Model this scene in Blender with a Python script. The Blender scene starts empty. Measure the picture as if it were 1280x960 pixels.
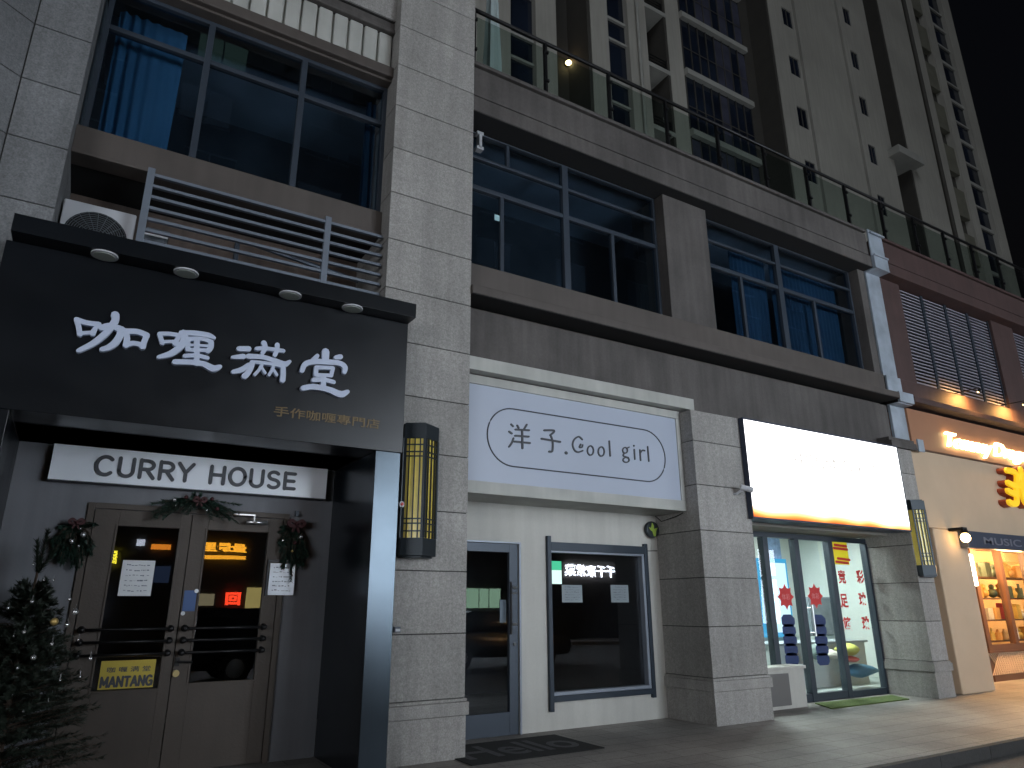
import bpy, math, random
from mathutils import Vector, Matrix
R = math.radians
rnd = random.Random(7)
sc = bpy.context.scene
col = sc.collection

# ---------------------------------------------------------------- camera model (used for camera and to place traced shapes)
FPX, PITCH, ROLL, YAW, EYE = 871.19, R(17.6745), R(-.2386), R(31.2047), 1.5
_cy, _sy, _cp, _sp = math.cos(YAW), math.sin(YAW), math.cos(PITCH), math.sin(PITCH)
CF = Vector((_sy*_cp, _cy*_cp, _sp)); CR = Vector((_cy, -_sy, 0)); CU = CR.cross(CF)
_r = CR*math.cos(ROLL)+CU*math.sin(ROLL); CU = -CR*math.sin(ROLL)+CU*math.cos(ROLL); CR = _r
def at(px, py, Y):
    """point of the plane y = Y seen at pixel (px, py) of the 1280x960 photograph -> (x, z)"""
    d = CF*FPX+CR*(px-640)-CU*(py-480)
    t = Y/d.y
    return d.x*t, EYE+d.z*t

# ---------------------------------------------------------------- materials
MATS = {}
def N(nt, typ, **kw):
    n = nt.nodes.new(typ)
    for k, v in kw.items():
        if k in n.inputs.keys(): n.inputs[k].default_value = v
        else: setattr(n, k, v)
    return n
def c4(c): return (c[0], c[1], c[2], 1)
def mat(name, base, rough=.6, metal=0., spots=0., spot_scale=60., stains=0., stain_scale=1.5, streaks=0., bump=0., bump_scale=80.,
        blocks=0., coat=0., spec=.5, emit=None, es=0.):
    m = bpy.data.materials.new(name); m.use_nodes = True; nt = m.node_tree; L = nt.links
    p = nt.nodes['Principled BSDF']
    p.inputs['Roughness'].default_value = rough; p.inputs['Metallic'].default_value = metal
    p.inputs['Specular IOR Level'].default_value = spec
    p.inputs['Coat Weight'].default_value = coat; p.inputs['Coat Roughness'].default_value = .12
    geo = N(nt, 'ShaderNodeNewGeometry')
    val = None                                            # multiplicative tone variation of the surface itself
    def mul(fac_socket, lo, hi):
        nonlocal val
        mr = N(nt, 'ShaderNodeMapRange'); mr.inputs['To Min'].default_value = lo; mr.inputs['To Max'].default_value = hi
        mr.inputs['From Min'].default_value = .3; mr.inputs['From Max'].default_value = .7
        L.new(fac_socket, mr.inputs['Value'])
        if val is None: val = mr.outputs[0]
        else:
            mm = N(nt, 'ShaderNodeMath', operation='MULTIPLY'); L.new(val, mm.inputs[0]); L.new(mr.outputs[0], mm.inputs[1]); val = mm.outputs[0]
    def noise(scale, detail=3, vec=None):
        n = N(nt, 'ShaderNodeTexNoise', Scale=scale, Detail=detail); L.new(vec or geo.outputs['Position'], n.inputs['Vector']); return n
    if spots:
        mul(noise(spot_scale, 2).outputs[0], 1-spots, 1+spots)
        mul(noise(spot_scale*.3, 3).outputs[0], 1-spots*.5, 1+spots*.5)
    if stains: mul(noise(stain_scale, 5).outputs[0], 1-stains, 1+stains)
    if streaks:
        mp = N(nt, 'ShaderNodeMapping'); mp.inputs['Scale'].default_value = (5, 5, .35); L.new(geo.outputs['Position'], mp.inputs['Vector'])
        mul(noise(1.6, 4, mp.outputs[0]).outputs[0], 1-streaks, 1+streaks*.6)
    if blocks:
        sx = N(nt, 'ShaderNodeSeparateXYZ'); L.new(geo.outputs['Position'], sx.inputs[0])
        a = N(nt, 'ShaderNodeMath', operation='MULTIPLY_ADD'); a.inputs[1].default_value = 1/.645; a.inputs[2].default_value = -.577/.645
        L.new(sx.outputs[2], a.inputs[0]); f = N(nt, 'ShaderNodeMath', operation='FLOOR'); L.new(a.outputs[0], f.inputs[0])
        b = N(nt, 'ShaderNodeMath', operation='MULTIPLY'); b.inputs[1].default_value = .33; L.new(sx.outputs[0], b.inputs[0])
        f2 = N(nt, 'ShaderNodeMath', operation='FLOOR'); L.new(b.outputs[0], f2.inputs[0])
        cx = N(nt, 'ShaderNodeCombineXYZ'); L.new(f.outputs[0], cx.inputs[0]); L.new(f2.outputs[0], cx.inputs[1])
        w = N(nt, 'ShaderNodeTexWhiteNoise'); L.new(cx.outputs[0], w.inputs['Vector']); mul(w.outputs['Value'], 1-blocks, 1+blocks)
    if val is not None:
        mx = N(nt, 'ShaderNodeVectorMath', operation='SCALE'); mx.inputs[0].default_value = base[:3]; L.new(val, mx.inputs['Scale'])
        L.new(mx.outputs[0], p.inputs['Base Color'])
    else: p.inputs['Base Color'].default_value = c4(base)
    if bump:
        n = noise(bump_scale, 4); bp = N(nt, 'ShaderNodeBump', Strength=bump, Distance=.01); L.new(n.outputs[0], bp.inputs['Height']); L.new(bp.outputs[0], p.inputs['Normal'])
        if rough < .6:
            n2 = noise(3, 4); mr = N(nt, 'ShaderNodeMapRange'); mr.inputs['To Min'].default_value = rough*.8; mr.inputs['To Max'].default_value = rough*1.25
            L.new(n2.outputs[0], mr.inputs['Value']); L.new(mr.outputs[0], p.inputs['Roughness'])
    if emit:
        p.inputs['Emission Color'].default_value = c4(emit); p.inputs['Emission Strength'].default_value = es
    MATS[name] = m
    return m
def glass(name, tint=(.9, .9, .9), refl=.06, rough=0.0):
    m = bpy.data.materials.new(name); m.use_nodes = True; nt = m.node_tree; L = nt.links
    nt.nodes.clear()
    o = N(nt, 'ShaderNodeOutputMaterial'); t = N(nt, 'ShaderNodeBsdfTransparent'); t.inputs[0].default_value = c4(tint)
    g = N(nt, 'ShaderNodeBsdfGlossy'); g.inputs['Roughness'].default_value = rough; g.inputs[0].default_value = (1, 1, 1, 1)
    # Schlick reflectance from the angle to the surface, the same on both faces of the sheet
    g0 = N(nt, 'ShaderNodeNewGeometry'); dt = N(nt, 'ShaderNodeVectorMath', operation='DOT_PRODUCT'); L.new(g0.outputs['Normal'], dt.inputs[0]); L.new(g0.outputs['Incoming'], dt.inputs[1])
    ab = N(nt, 'ShaderNodeMath', operation='ABSOLUTE'); L.new(dt.outputs['Value'], ab.inputs[0]); om = N(nt, 'ShaderNodeMath', operation='SUBTRACT'); om.inputs[0].default_value = 1; L.new(ab.outputs[0], om.inputs[1])
    pw = N(nt, 'ShaderNodeMath', operation='POWER'); pw.inputs[1].default_value = 5; L.new(om.outputs[0], pw.inputs[0])
    a = N(nt, 'ShaderNodeMath', operation='MULTIPLY_ADD'); a.inputs[1].default_value = .96; a.inputs[2].default_value = .04+refl; a.use_clamp = True; fr = pw
    mx = N(nt, 'ShaderNodeMixShader'); L.new(fr.outputs[0], a.inputs[0]); L.new(a.outputs[0], mx.inputs[0]); L.new(t.outputs[0], mx.inputs[1]); L.new(g.outputs[0], mx.inputs[2])
    # the faintest waviness of real float glass
    n = N(nt, 'ShaderNodeTexNoise', Scale=1.3, Detail=1); ge = N(nt, 'ShaderNodeNewGeometry'); L.new(ge.outputs['Position'], n.inputs['Vector'])
    b = N(nt, 'ShaderNodeBump', Strength=.06, Distance=.02); L.new(n.outputs[0], b.inputs['Height']); L.new(b.outputs[0], g.inputs['Normal'])
    L.new(mx.outputs[0], o.inputs[0]); return m
def glow(name, c, s):
    m = bpy.data.materials.new(name); m.use_nodes = True; nt = m.node_tree; nt.nodes.clear()
    o = N(nt, 'ShaderNodeOutputMaterial'); e = N(nt, 'ShaderNodeEmission', Strength=s); e.inputs[0].default_value = c4(c); nt.links.new(e.outputs[0], o.inputs[0]); return m

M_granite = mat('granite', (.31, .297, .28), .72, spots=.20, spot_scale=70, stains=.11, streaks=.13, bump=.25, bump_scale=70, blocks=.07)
M_granite_shaded = mat('granite_shaded', (.165, .17, .175), .72, spots=.22, spot_scale=70, stains=.13, streaks=.14, bump=.25, bump_scale=70, blocks=.07)  # same granite darkened, the left pillar's dimmer light put into its colour
M_joint = mat('joint_mortar', (.04, .038, .036), .9)
M_brown = mat('brown_render', (.088, .079, .074), .75, spots=.08, spot_scale=30, stains=.28, stain_scale=.8, streaks=.22, bump=.15, bump_scale=30)
M_brown_dk = mat('brown_sill', (.085, .071, .063), .6, stains=.12, streaks=.1, bump=.1)
M_red = mat('red_render', (.065, .036, .033), .7, spots=.06, stains=.15, streaks=.14, bump=.15, bump_scale=30)
M_strip = mat('painted_sheet_metal', (.36, .41, .47), .45, metal=.2, stains=.2, stain_scale=3, bump=.1)
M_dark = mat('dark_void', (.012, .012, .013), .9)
M_soffit = mat('soffit_paint', (.30, .28, .25), .7, stains=.1)
M_white = mat('white_wall_paint', (.53, .52, .48), .7, spots=.03, stains=.07, stain_scale=1.1, streaks=.07, bump=.08, bump_scale=40)
M_cream = mat('cream_sign_frame', (.42, .42, .39), .55, stains=.12, stain_scale=2, streaks=.08)
M_panel = mat('blue_white_sign_panel', (.41, .455, .55), .45, stains=.025, stain_scale=1)
M_ink = mat('sign_ink', (.045, .05, .06), .5)
M_black = mat('black_cladding', (.006, .0075, .010), .30, stains=.25, stain_scale=1.2, bump=.03, bump_scale=6, spec=.35)
M_black_gloss = mat('black_gloss_cladding', (.006, .008, .011), .24, stains=.2, bump=.02, bump_scale=5, spec=.85)
M_black_gloss.node_tree.nodes['Principled BSDF'].inputs['Specular Tint'].default_value = (.70, .86, 1, 1)
M_black_rough = mat('black_soffit', (.008, .0085, .010), .55, bump=.03)
M_letter = mat('silver_white_letter', (.50, .56, .70), .5)
M_letter_side = mat('letter_side', (.12, .14, .18), .5)
M_gold = mat('dull_gold_letter', (.14, .095, .04), .5, metal=.3)
M_entry = mat('entrance_wall', (.15, .155, .17), .7, stains=.1, streaks=.1, bump=.1, bump_scale=40)
M_door = mat('taupe_door', (.062, .048, .038), .6, stains=.12, streaks=.1, bump=.2, bump_scale=50)
M_iron = mat('black_iron', (.012, .012, .013), .4, metal=.4)
M_steel = mat('brushed_steel', (.55, .55, .55), .28, metal=.9)
M_brass = mat('brass', (.55, .45, .22), .3, metal=.9)
M_alu = mat('blue_grey_aluminium', (.050, .064, .085), .42, metal=.3, stains=.1)
M_alu_lt = mat('pale_aluminium', (.26, .29, .34), .4, metal=.3)
M_alu_dk = mat('dark_shopfront_frame', (.03, .042, .058), .38, metal=.3)
M_grille = mat('grey_blue_grille', (.16, .185, .225), .5, metal=.2, stains=.15)
M_paper = mat('paper', (.62, .64, .66), .6, stains=.06, stain_scale=8)
M_paper_lam = mat('laminated_paper', (.60, .66, .74), .18, stains=.08, stain_scale=12, bump=.25, bump_scale=9)
M_yellow_plate = mat('yellow_plate', (.50, .38, .04), .5)
M_curtain = mat('blue_curtain', (.09, .22, .34), .85, stains=.08)
M_curtain_dk = mat('dark_blue_curtain', (.035, .085, .14), .85, stains=.15)
M_leaf = mat('fir_needles', (.013, .021, .013), .6, spots=.3, spot_scale=40)
M_leaf_wr = mat('swag_needles', (.020, .050, .036), .55, spots=.35, spot_scale=50)
M_bark = mat('bark', (.06, .04, .028), .8, bump=.3)
M_redcloth = mat('red_ribbon', (.04, .005, .007), .7)
M_silver = mat('silver_bauble', (.6, .6, .6), .18, metal=.8)
M_goldb = mat('gold_bauble', (.60, .42, .15), .3, metal=.6)
M_yglass = mat('yellow_lamp_glass', (.78, .62, .10), .28, coat=.3, stains=.08, stain_scale=9, emit=(.95, .78, .22), es=.09)  # faint emission brightens the glass although the lanterns are off
M_lampmetal = mat('dark_lamp_metal', (.030, .038, .045), .4, metal=.4)
M_ac = mat('white_plastic', (.52, .53, .56), .5, stains=.05)
M_acdk = mat('ac_grille', (.10, .115, .13), .5)
M_mat = mat('dark_doormat', (.018, .019, .019), .95, spots=.3, spot_scale=120)
M_matgrey = mat('doormat_print', (.10, .10, .105), .95, spots=.3, spot_scale=120)
M_green = mat('green_mat', (.09, .13, .03), .95, spots=.4, spot_scale=90)
M_glass = glass('window_glass', (.80, .84, .88), .015)
M_glass_up = glass('blue_tinted_glass', (.66, .75, .82), .025)
M_glass_clear = glass('shop_glass', (.93, .95, .95), .0)
M_glass_rail = glass('rail_glass', (.76, .82, .79), .0)
M_interior = mat('dim_interior', (.05, .052, .058), .9, stains=.3)
M_room = mat('lit_room_wall', (.60, .64, .60), .8, stains=.05)
M_tower = mat('tower_cream', (.31, .295, .26), .8, stains=.10, stain_scale=.35, streaks=.10)
M_tower2 = mat('tower_white_band', (.28, .275, .25), .8, stains=.1)
M_tower_dk = mat('tower_brown', (.040, .036, .030), .8, stains=.1)
M_tower_olive = mat('tower_olive', (.13, .125, .095), .8, stains=.15)
M_tower_gl = mat('tower_glass', (.010, .014, .024), .12, stains=.5, stain_scale=.7)
M_tower_gl2 = mat('tower_glass_lilac', (.05, .052, .075), .25, stains=.3)
M_cafecream = mat('cafe_cream_wall', (.56, .42, .29), .75, stains=.08, stain_scale=1)
M_cafefascia = mat('cafe_copper_fascia', (.36, .17, .09), .5, stains=.08)
M_wood = mat('dark_wood', (.10, .045, .022), .5, stains=.2)
M_woodlt = mat('lit_wood', (.55, .34, .15), .5, stains=.1)
M_yel = mat('yellow_letter', (.85, .55, .02), .4, emit=(1, .62, .02), es=.55)
M_yelside = mat('letter_red_side', (.30, .05, .02), .5)
M_louvre = mat('grey_louvre', (.26, .25, .29), .55)
M_asphalt = mat('asphalt', (.11, .108, .104), .8, spots=.35, spot_scale=60, stains=.2, bump=.4, bump_scale=60)
M_kerb_shaded = mat('kerb_stone_shaded', (.045, .044, .042), .8, spots=.15, bump=.2)  # kerb darkened, the shadow on its face put into the colour
M_blueblob = mat('blue_sticker', (.012, .035, .13), .5)
M_redst = mat('red_sticker', (.62, .03, .03), .5)
M_pinkst = mat('pink_sticker', (.75, .25, .25), .5)
M_navy = mat('navy_metal', (.03, .04, .07), .5)
M_greenpl = mat('green_leaf_print', (.30, .42, .05), .6)
M_opp = mat('opposite_wall', (.11, .105, .10), .9, stains=.2)

def paving_material():
    m = mat('granite_paving', (.27, .252, .232), .60, spots=.18, spot_scale=60, stains=.30, stain_scale=.9, bump=.15, bump_scale=50)
    nt = m.node_tree; L = nt.links; p = nt.nodes['Principled BSDF']
    src = p.inputs['Base Color'].links[0].from_socket
    geo = N(nt, 'ShaderNodeNewGeometry'); br = N(nt, 'ShaderNodeTexBrick'); L.new(geo.outputs['Position'], br.inputs['Vector'])
    br.offset = .5; br.inputs['Scale'].default_value = 1.0; br.inputs['Brick Width'].default_value = .6; br.inputs['Row Height'].default_value = .3
    br.inputs['Mortar Size'].default_value = .006; br.inputs['Color1'].default_value = (.9, .9, .9, 1); br.inputs['Color2'].default_value = (1.08, 1.08, 1.08, 1); br.inputs['Mortar'].default_value = (.45, .45, .45, 1)
    mm = N(nt, 'ShaderNodeVectorMath', operation='MULTIPLY'); L.new(src, mm.inputs[0]); L.new(br.outputs['Color'], mm.inputs[1]); L.new(mm.outputs[0], p.inputs['Base Color'])
    return m
M_paving = paving_material()
def lightbox_material():
    """printed lightbox face: white, with an orange to red band along its lower edge"""
    m = bpy.data.materials.new('lightbox_print'); m.use_nodes = True; nt = m.node_tree; nt.nodes.clear(); L = nt.links
    o = N(nt, 'ShaderNodeOutputMaterial'); e = N(nt, 'ShaderNodeEmission'); geo = N(nt, 'ShaderNodeNewGeometry'); s = N(nt, 'ShaderNodeSeparateXYZ'); L.new(geo.outputs['Position'], s.inputs[0])
    n = N(nt, 'ShaderNodeTexNoise', Scale=1.1, Detail=1); L.new(geo.outputs['Position'], n.inputs['Vector'])
    k = N(nt, 'ShaderNodeMath', operation='MULTIPLY_ADD'); k.inputs[1].default_value = -.17; L.new(n.outputs[0], k.inputs[0]); L.new(s.outputs[2], k.inputs[2])
    kx = N(nt, 'ShaderNodeMath', operation='MULTIPLY_ADD'); kx.inputs[1].default_value = .012; L.new(s.outputs[0], kx.inputs[0]); L.new(k.outputs[0], kx.inputs[2])
    mr = N(nt, 'ShaderNodeMapRange'); mr.inputs['From Min'].default_value = 2.76; mr.inputs['From Max'].default_value = 2.94; L.new(kx.outputs[0], mr.inputs['Value'])
    r = N(nt, 'ShaderNodeValToRGB'); L.new(mr.outputs[0], r.inputs[0])
    cr = r.color_ramp; cr.elements[0].position = 0; cr.elements[0].color = (.95, .16, .04, 1); cr.elements[1].position = 1; cr.elements[1].color = (1, 1, 1, 1)
    a = cr.elements.new(.28); a.color = (1, .42, .10, 1); b = cr.elements.new(.6); b.color = (1, .72, .36, 1)
    st = N(nt, 'ShaderNodeMapRange'); st.inputs['To Min'].default_value = .95; st.inputs['To Max'].default_value = 3.2; L.new(mr.outputs[0], st.inputs['Value']); L.new(st.outputs[0], e.inputs['Strength'])
    L.new(r.outputs[0], e.inputs[0]); L.new(e.outputs[0], o.inputs[0]); return m
M_lightbox = lightbox_material()

# ---------------------------------------------------------------- mesh helpers
class MB:
    def __init__(s): s.v = []; s.f = []; s.m = []; s.mi = 0
    def add(s, vs, fs):
        b = len(s.v); s.v += [tuple(x) for x in vs]; s.f += [tuple(b+i for i in f) for f in fs]; s.m += [s.mi]*len(fs); return s
    def box(s, x0, x1, y0, y1, z0, z1):
        return s.add([(x0,y0,z0),(x1,y0,z0),(x1,y1,z0),(x0,y1,z0),(x0,y0,z1),(x1,y0,z1),(x1,y1,z1),(x0,y1,z1)],
                     [(0,3,2,1),(4,5,6,7),(0,1,5,4),(1,2,6,5),(2,3,7,6),(3,0,4,7)])
    def prism_z(s, poly, z0, z1):          # poly counter-clockwise in XY
        n = len(poly)
        return s.add([(x,y,z0) for x,y in poly]+[(x,y,z1) for x,y in poly], [tuple(range(n))[::-1], tuple(range(n,2*n))]+[(i,(i+1)%n,(i+1)%n+n,i+n) for i in range(n)])
    def prism_y(s, poly, y0, y1):          # poly in XZ, front (y0) faces -Y
        n = len(poly)
        return s.add([(x,y0,z) for x,z in poly]+[(x,y1,z) for x,z in poly], [tuple(range(n)), tuple(range(n,2*n))[::-1]]+[(i,i+n,(i+1)%n+n,(i+1)%n) for i in range(n)])
    def profile_x(s, poly, x0, x1):        # poly in YZ swept along X
        n = len(poly)
        return s.add([(x0,y,z) for y,z in poly]+[(x1,y,z) for y,z in poly], [tuple(range(n)), tuple(range(n,2*n))[::-1]]+[(i,i+n,(i+1)%n+n,(i+1)%n) for i in range(n)])
    def tube(s, pts, r, n=8, r2=None):
        pts = [Vector(p) for p in pts]; rings = []; vs = []; fs = []
        for i, p in enumerate(pts):
            t = (pts[min(i+1,len(pts)-1)]-pts[max(i-1,0)]).normalized()
            u = t.cross(Vector((0,0,1)) if abs(t.z) < .9 else Vector((1,0,0))).normalized(); w = t.cross(u)
            rr = r if r2 is None else r+(r2-r)*i/(len(pts)-1)
            for k in range(n):
                a = 2*math.pi*k/n; vs.append(p+u*rr*math.cos(a)+w*rr*math.sin(a))
        for i in range(len(pts)-1):
            for k in range(n): fs.append((i*n+k, i*n+(k+1)%n, (i+1)*n+(k+1)%n, (i+1)*n+k))
        fs.append(tuple(range(n))[::-1]); fs.append(tuple((len(pts)-1)*n+k for k in range(n)))
        return s.add(vs, fs)
    def sphere(s, c, r, n=10, m=7, sz=1.):
        vs = [(c[0],c[1],c[2]+r*sz)]; fs = []
        for j in range(1, m):
            a = math.pi*j/m
            for k in range(n): b = 2*math.pi*k/n; vs.append((c[0]+r*math.sin(a)*math.cos(b), c[1]+r*math.sin(a)*math.sin(b), c[2]+r*sz*math.cos(a)))
        vs.append((c[0],c[1],c[2]-r*sz)); last = len(vs)-1
        for k in range(n): fs.append((0, 1+k, 1+(k+1)%n)); fs.append((last, last-n+(k+1)%n, last-n+k))
        for j in range(m-2):
            for k in range(n): a0 = 1+j*n; fs.append((a0+k, a0+n+k, a0+n+(k+1)%n, a0+(k+1)%n))
        return s.add(vs, fs)
    def disc_y(s, cx, cz, r, y0, y1, n=24): return s.prism_y([(cx+r*math.cos(-2*math.pi*k/n)*-1*-1, cz-r*math.sin(-2*math.pi*k/n)) for k in range(n)], y0, y1)
    def ribbon(s, pts, w, y0, y1):
        """brush stroke in XZ: polyline with width(s), round ends, given depth"""
        pts = [Vector((p[0], p[1])) for p in pts]
        n = len(pts); ws = [w]*n if not isinstance(w, (list, tuple)) else [w[min(round(i*(len(w)-1)/(n-1)), len(w)-1)] for i in range(n)]
        # resample smooth (Catmull-Rom)
        sp = []; sw = []
        for i in range(n-1):
            p0, p1, p2, p3 = pts[max(i-1,0)], pts[i], pts[i+1], pts[min(i+2,n-1)]
            for k in range(6):
                t = k/6; sp.append(.5*((2*p1)+(-p0+p2)*t+(2*p0-5*p1+4*p2-p3)*t*t+(-p0+3*p1-3*p2+p3)*t**3)); sw.append(ws[i]+(ws[i+1]-ws[i])*t)
        sp.append(pts[-1]); sw.append(ws[-1])
        L_, R_ = [], []
        for i, p in enumerate(sp):
            t = (sp[min(i+1,len(sp)-1)]-sp[max(i-1,0)]); t = t.normalized() if t.length > 1e-9 else Vector((1,0)); nn = Vector((-t.y, t.x))
            L_.append(p+nn*sw[i]/2); R_.append(p-nn*sw[i]/2)
        def cap(p, a, w_, sgn):
            return [p+Vector((math.cos(a+sgn*q), math.sin(a+sgn*q)))*w_/2 for q in (-math.pi/4, 0, math.pi/4)]
        vs = []; fs = []; m = len(sp)
        for i in range(m): vs += [(L_[i].x, y0, L_[i].y), (R_[i].x, y0, R_[i].y), (L_[i].x, y1, L_[i].y), (R_[i].x, y1, R_[i].y)]
        for i in range(m-1):
            a, b = i*4, i*4+4; fs += [(a+1, b+1, b, a), (a, b, b+2, a+2), (a+3, b+3, b+1, a+1), (a+2, b+2, b+3, a+3)]
        s.add(vs, fs)
        for end, p, q, w_ in ((0, sp[0], sp[1], sw[0]), (m-1, sp[-1], sp[-2], sw[-1])):
            d = (p-q); a = math.atan2(d.y, d.x)
            arc = [p+Vector((math.cos(a+g), math.sin(a+g)))*w_/2 for g in (-math.pi/2, -math.pi/4, 0, math.pi/4, math.pi/2)]
            # (x,z) ccw seen from -Y -> prism_y front ccw is towards -Y
            s.prism_y([(v.x, v.y) for v in arc], y0, y1)
        return s

def to_obj(name, mb, m, parent=None, bevel=0., smooth=False):
    me = bpy.data.meshes.new(name)
    off = Vector((0, 0, 0)); q = parent
    while q is not None: off += q.location; q = q.parent
    me.from_pydata([Vector(v)-off for v in mb.v], [], mb.f); me.update()
    for mm in (m if isinstance(m, (list, tuple)) else [m]): me.materials.append(mm)
    if isinstance(m, (list, tuple)): me.polygons.foreach_set('material_index', mb.m)
    if smooth: me.polygons.foreach_set('use_smooth', [True]*len(me.polygons))
    o = bpy.data.objects.new(name, me); col.objects.link(o); o.parent = parent
    if bevel:
        b = o.modifiers.new('bevel', 'BEVEL'); b.width = bevel; b.segments = 2; b.limit_method = 'ANGLE'; b.angle_limit = R(40)
    return o
def thing(name, loc, label, cat, group=None):
    o = bpy.data.objects.new(name, None); col.objects.link(o); o.location = loc; o.empty_display_size = .1
    o['label'] = label; o['category'] = cat
    if group: o['group'] = group
    return o
def tag(o, label, cat, group=None):
    o['label'] = label; o['category'] = cat
    if group: o['group'] = group
    return o
def struct(name, mb, m): o = to_obj(name, mb, m); o['kind'] = 'structure'; return o
def copy_tree(o, parent=None):
    c = o.copy(); col.objects.link(c); c.parent = parent
    for ch in [x for x in bpy.data.objects if x.parent == o and x is not c]: copy_tree(ch, c)
    return c
def text_mb(body, x0, x1, z0, z1, y, depth=.01, bold=0., back=False, shear=0., spacing=1.):
    """writing fitted into a rectangle of the plane; faces -Y (or +Y when back)"""
    c = bpy.data.curves.new('writing', 'FONT'); c.body = body; c.offset = bold; c.extrude = .5; c.resolution_u = 3; c.shear = shear; c.space_character = spacing
    o = bpy.data.objects.new('writing', c); col.objects.link(o)
    dg = bpy.context.evaluated_depsgraph_get(); dg.update(); me = bpy.data.meshes.new_from_object(o.evaluated_get(dg))
    us = [v.co.x for v in me.vertices]; vs = [v.co.y for v in me.vertices]
    a, b, c0, d0 = min(us), max(us), min(vs), max(vs); mb = MB(); out = []
    for v in me.vertices:
        u = (v.co.x-a)/(b-a); w = (v.co.y-c0)/(d0-c0); e = v.co.z
        if not back: out.append((x0+u*(x1-x0), y-(e+.5)*depth, z0+w*(z1-z0)))
        else: out.append((x1-u*(x1-x0), y+(e+.5)*depth, z0+w*(z1-z0)))
    mb.add(out, [tuple(p.vertices) for p in me.polygons])
    bpy.data.objects.remove(o); bpy.data.meshes.remove(me); bpy.data.curves.remove(c)
    return mb

def _arc(cx, cy, rx, ry, a0, a1, n=7): return [(cx+rx*math.cos(R(a0+(a1-a0)*k/n)), cy+ry*math.sin(R(a0+(a1-a0)*k/n))) for k in range(n+1)]
SANS = {
 'C': (.74, [_arc(.40,.5,.34,.45,48,312,11)]),
 'U': (.70, [[(.08,.95),(.08,.34)]+_arc(.35,.33,.27,.28,180,360,7)+[(.62,.36),(.62,.95)]]),
 'R': (.68, [[(.09,.05),(.09,.95)], [(.09,.92),(.36,.92)]+_arc(.36,.70,.24,.22,85,-85,6)+[(.12,.48)], [(.34,.47),(.63,.05)]]),
 'Y': (.68, [[(.04,.95),(.34,.48)], [(.64,.95),(.34,.48)], [(.34,.50),(.34,.05)]]),
 'H': (.74, [[(.09,.05),(.09,.95)], [(.65,.05),(.65,.95)], [(.09,.5),(.65,.5)]]),
 'O': (.82, [_arc(.41,.5,.34,.45,0,360,16)]),
 'S': (.66, [_arc(.33,.72,.24,.21,35,250,7)+_arc(.32,.28,.26,.22,75,-145,8)]),
 'E': (.62, [[(.09,.05),(.09,.95)], [(.09,.92),(.56,.92)], [(.09,.5),(.52,.5)], [(.09,.08),(.56,.08)]]),
 'M': (.86, [[(.09,.05),(.09,.95)], [(.77,.05),(.77,.95)], [(.10,.93),(.43,.25)], [(.76,.93),(.43,.25)]]),
 'A': (.72, [[(.04,.05),(.36,.95)], [(.68,.05),(.36,.95)], [(.15,.33),(.57,.33)]]),
 'N': (.76, [[(.09,.05),(.09,.95)], [(.67,.05),(.67,.95)], [(.10,.93),(.66,.07)]]),
 'T': (.66, [[(.33,.05),(.33,.92)], [(.05,.92),(.61,.92)]]),
 'G': (.78, [_arc(.40,.5,.34,.45,50,335,11), [(.70,.10),(.70,.45),(.46,.45)]]), ' ': (.42, [])}
def sans_mb(body, x0, x1, z0, z1, y, w, gap=.12, depth=.012):
    tot = sum(SANS[c][0]+gap for c in body)-gap; k = (x1-x0)/tot; h = z1-z0; x = x0; mb = MB(); i = 0
    for c in body:
        for st_ in SANS[c][1]:
            mb.ribbon([(x+u*k, z0+v*h) for u, v in st_], w, y-depth-.0006*(i % 5), y); i += 1
        x += (SANS[c][0]+gap)*k
    return mb

# ================================================================ SETTING
mb = MB().box(-60, 90, 4.702, 40, -.4, 0); struct('pavement', mb, M_paving)
mb = MB()
x = -20
while x < 60: mb.box(x+.004, x+.996, 4.63, 4.70, -.4, -.004); x += 1
k = struct('kerb', mb, M_kerb_shaded)
mb = MB().add([(-400,-400,-.13),(400,-400,-.13),(400,4.64,-.13),(-400,4.64,-.13)], [(0,1,2,3)]); struct('road', mb, M_asphalt)
mb = MB().box(-60, 90, -30, -9.5, -.3, 0.02); struct('far_pavement', mb, M_paving)

# ================================================================ MAIN BUILDING
J0, JH = .577, .645
bld = thing('commercial_building', (3, 8, 0), 'grey granite and brown two storey building holding the black, white and lottery shopfronts', 'building')
def stack(mb, x0, x1, y0, y1, z_top, z_from=None):
    """granite blocks with open joints around a dark core"""
    g = .0055
    mb.mi = 0
    k = 0
    while True:
        a = J0+k*JH; b = a+JH
        if a >= z_top: break
        b = min(b, z_top)
        mb.box(x0, x1, y0, y1, a+g, b-g); k += 1
    mb.mi = 1; mb.box(x0+.012, x1-.012, y0+.012, y1-.012, 0, z_top-.01)
    mb.mi = 0
def plinth(mb, x0, x1, y0, y1, lo=.415, e=.035):
    mb.mi = 0
    mb.box(x0-e*.3, x1+e*.3, y0-e*.3, y1, 0, lo-.006)
    mb.box(x0-e, x1+e, y0-e, y1, lo, J0-.035); mb.box(x0-e*.5, x1+e*.5, y0-e*.5, y1, J0-.033, J0-.002)
def pillar(x0, x1, y1, z_top, m, name='pillar'):
    mb = MB(); stack(mb, x0, x1, 7.15, y1, z_top); plinth(mb, x0, x1, 7.15, y1)
    return to_obj(name, mb, [m, M_joint], bld, bevel=.004)
pillar(2.60, 3.73, 8.35, 13.5, M_granite)
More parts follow.
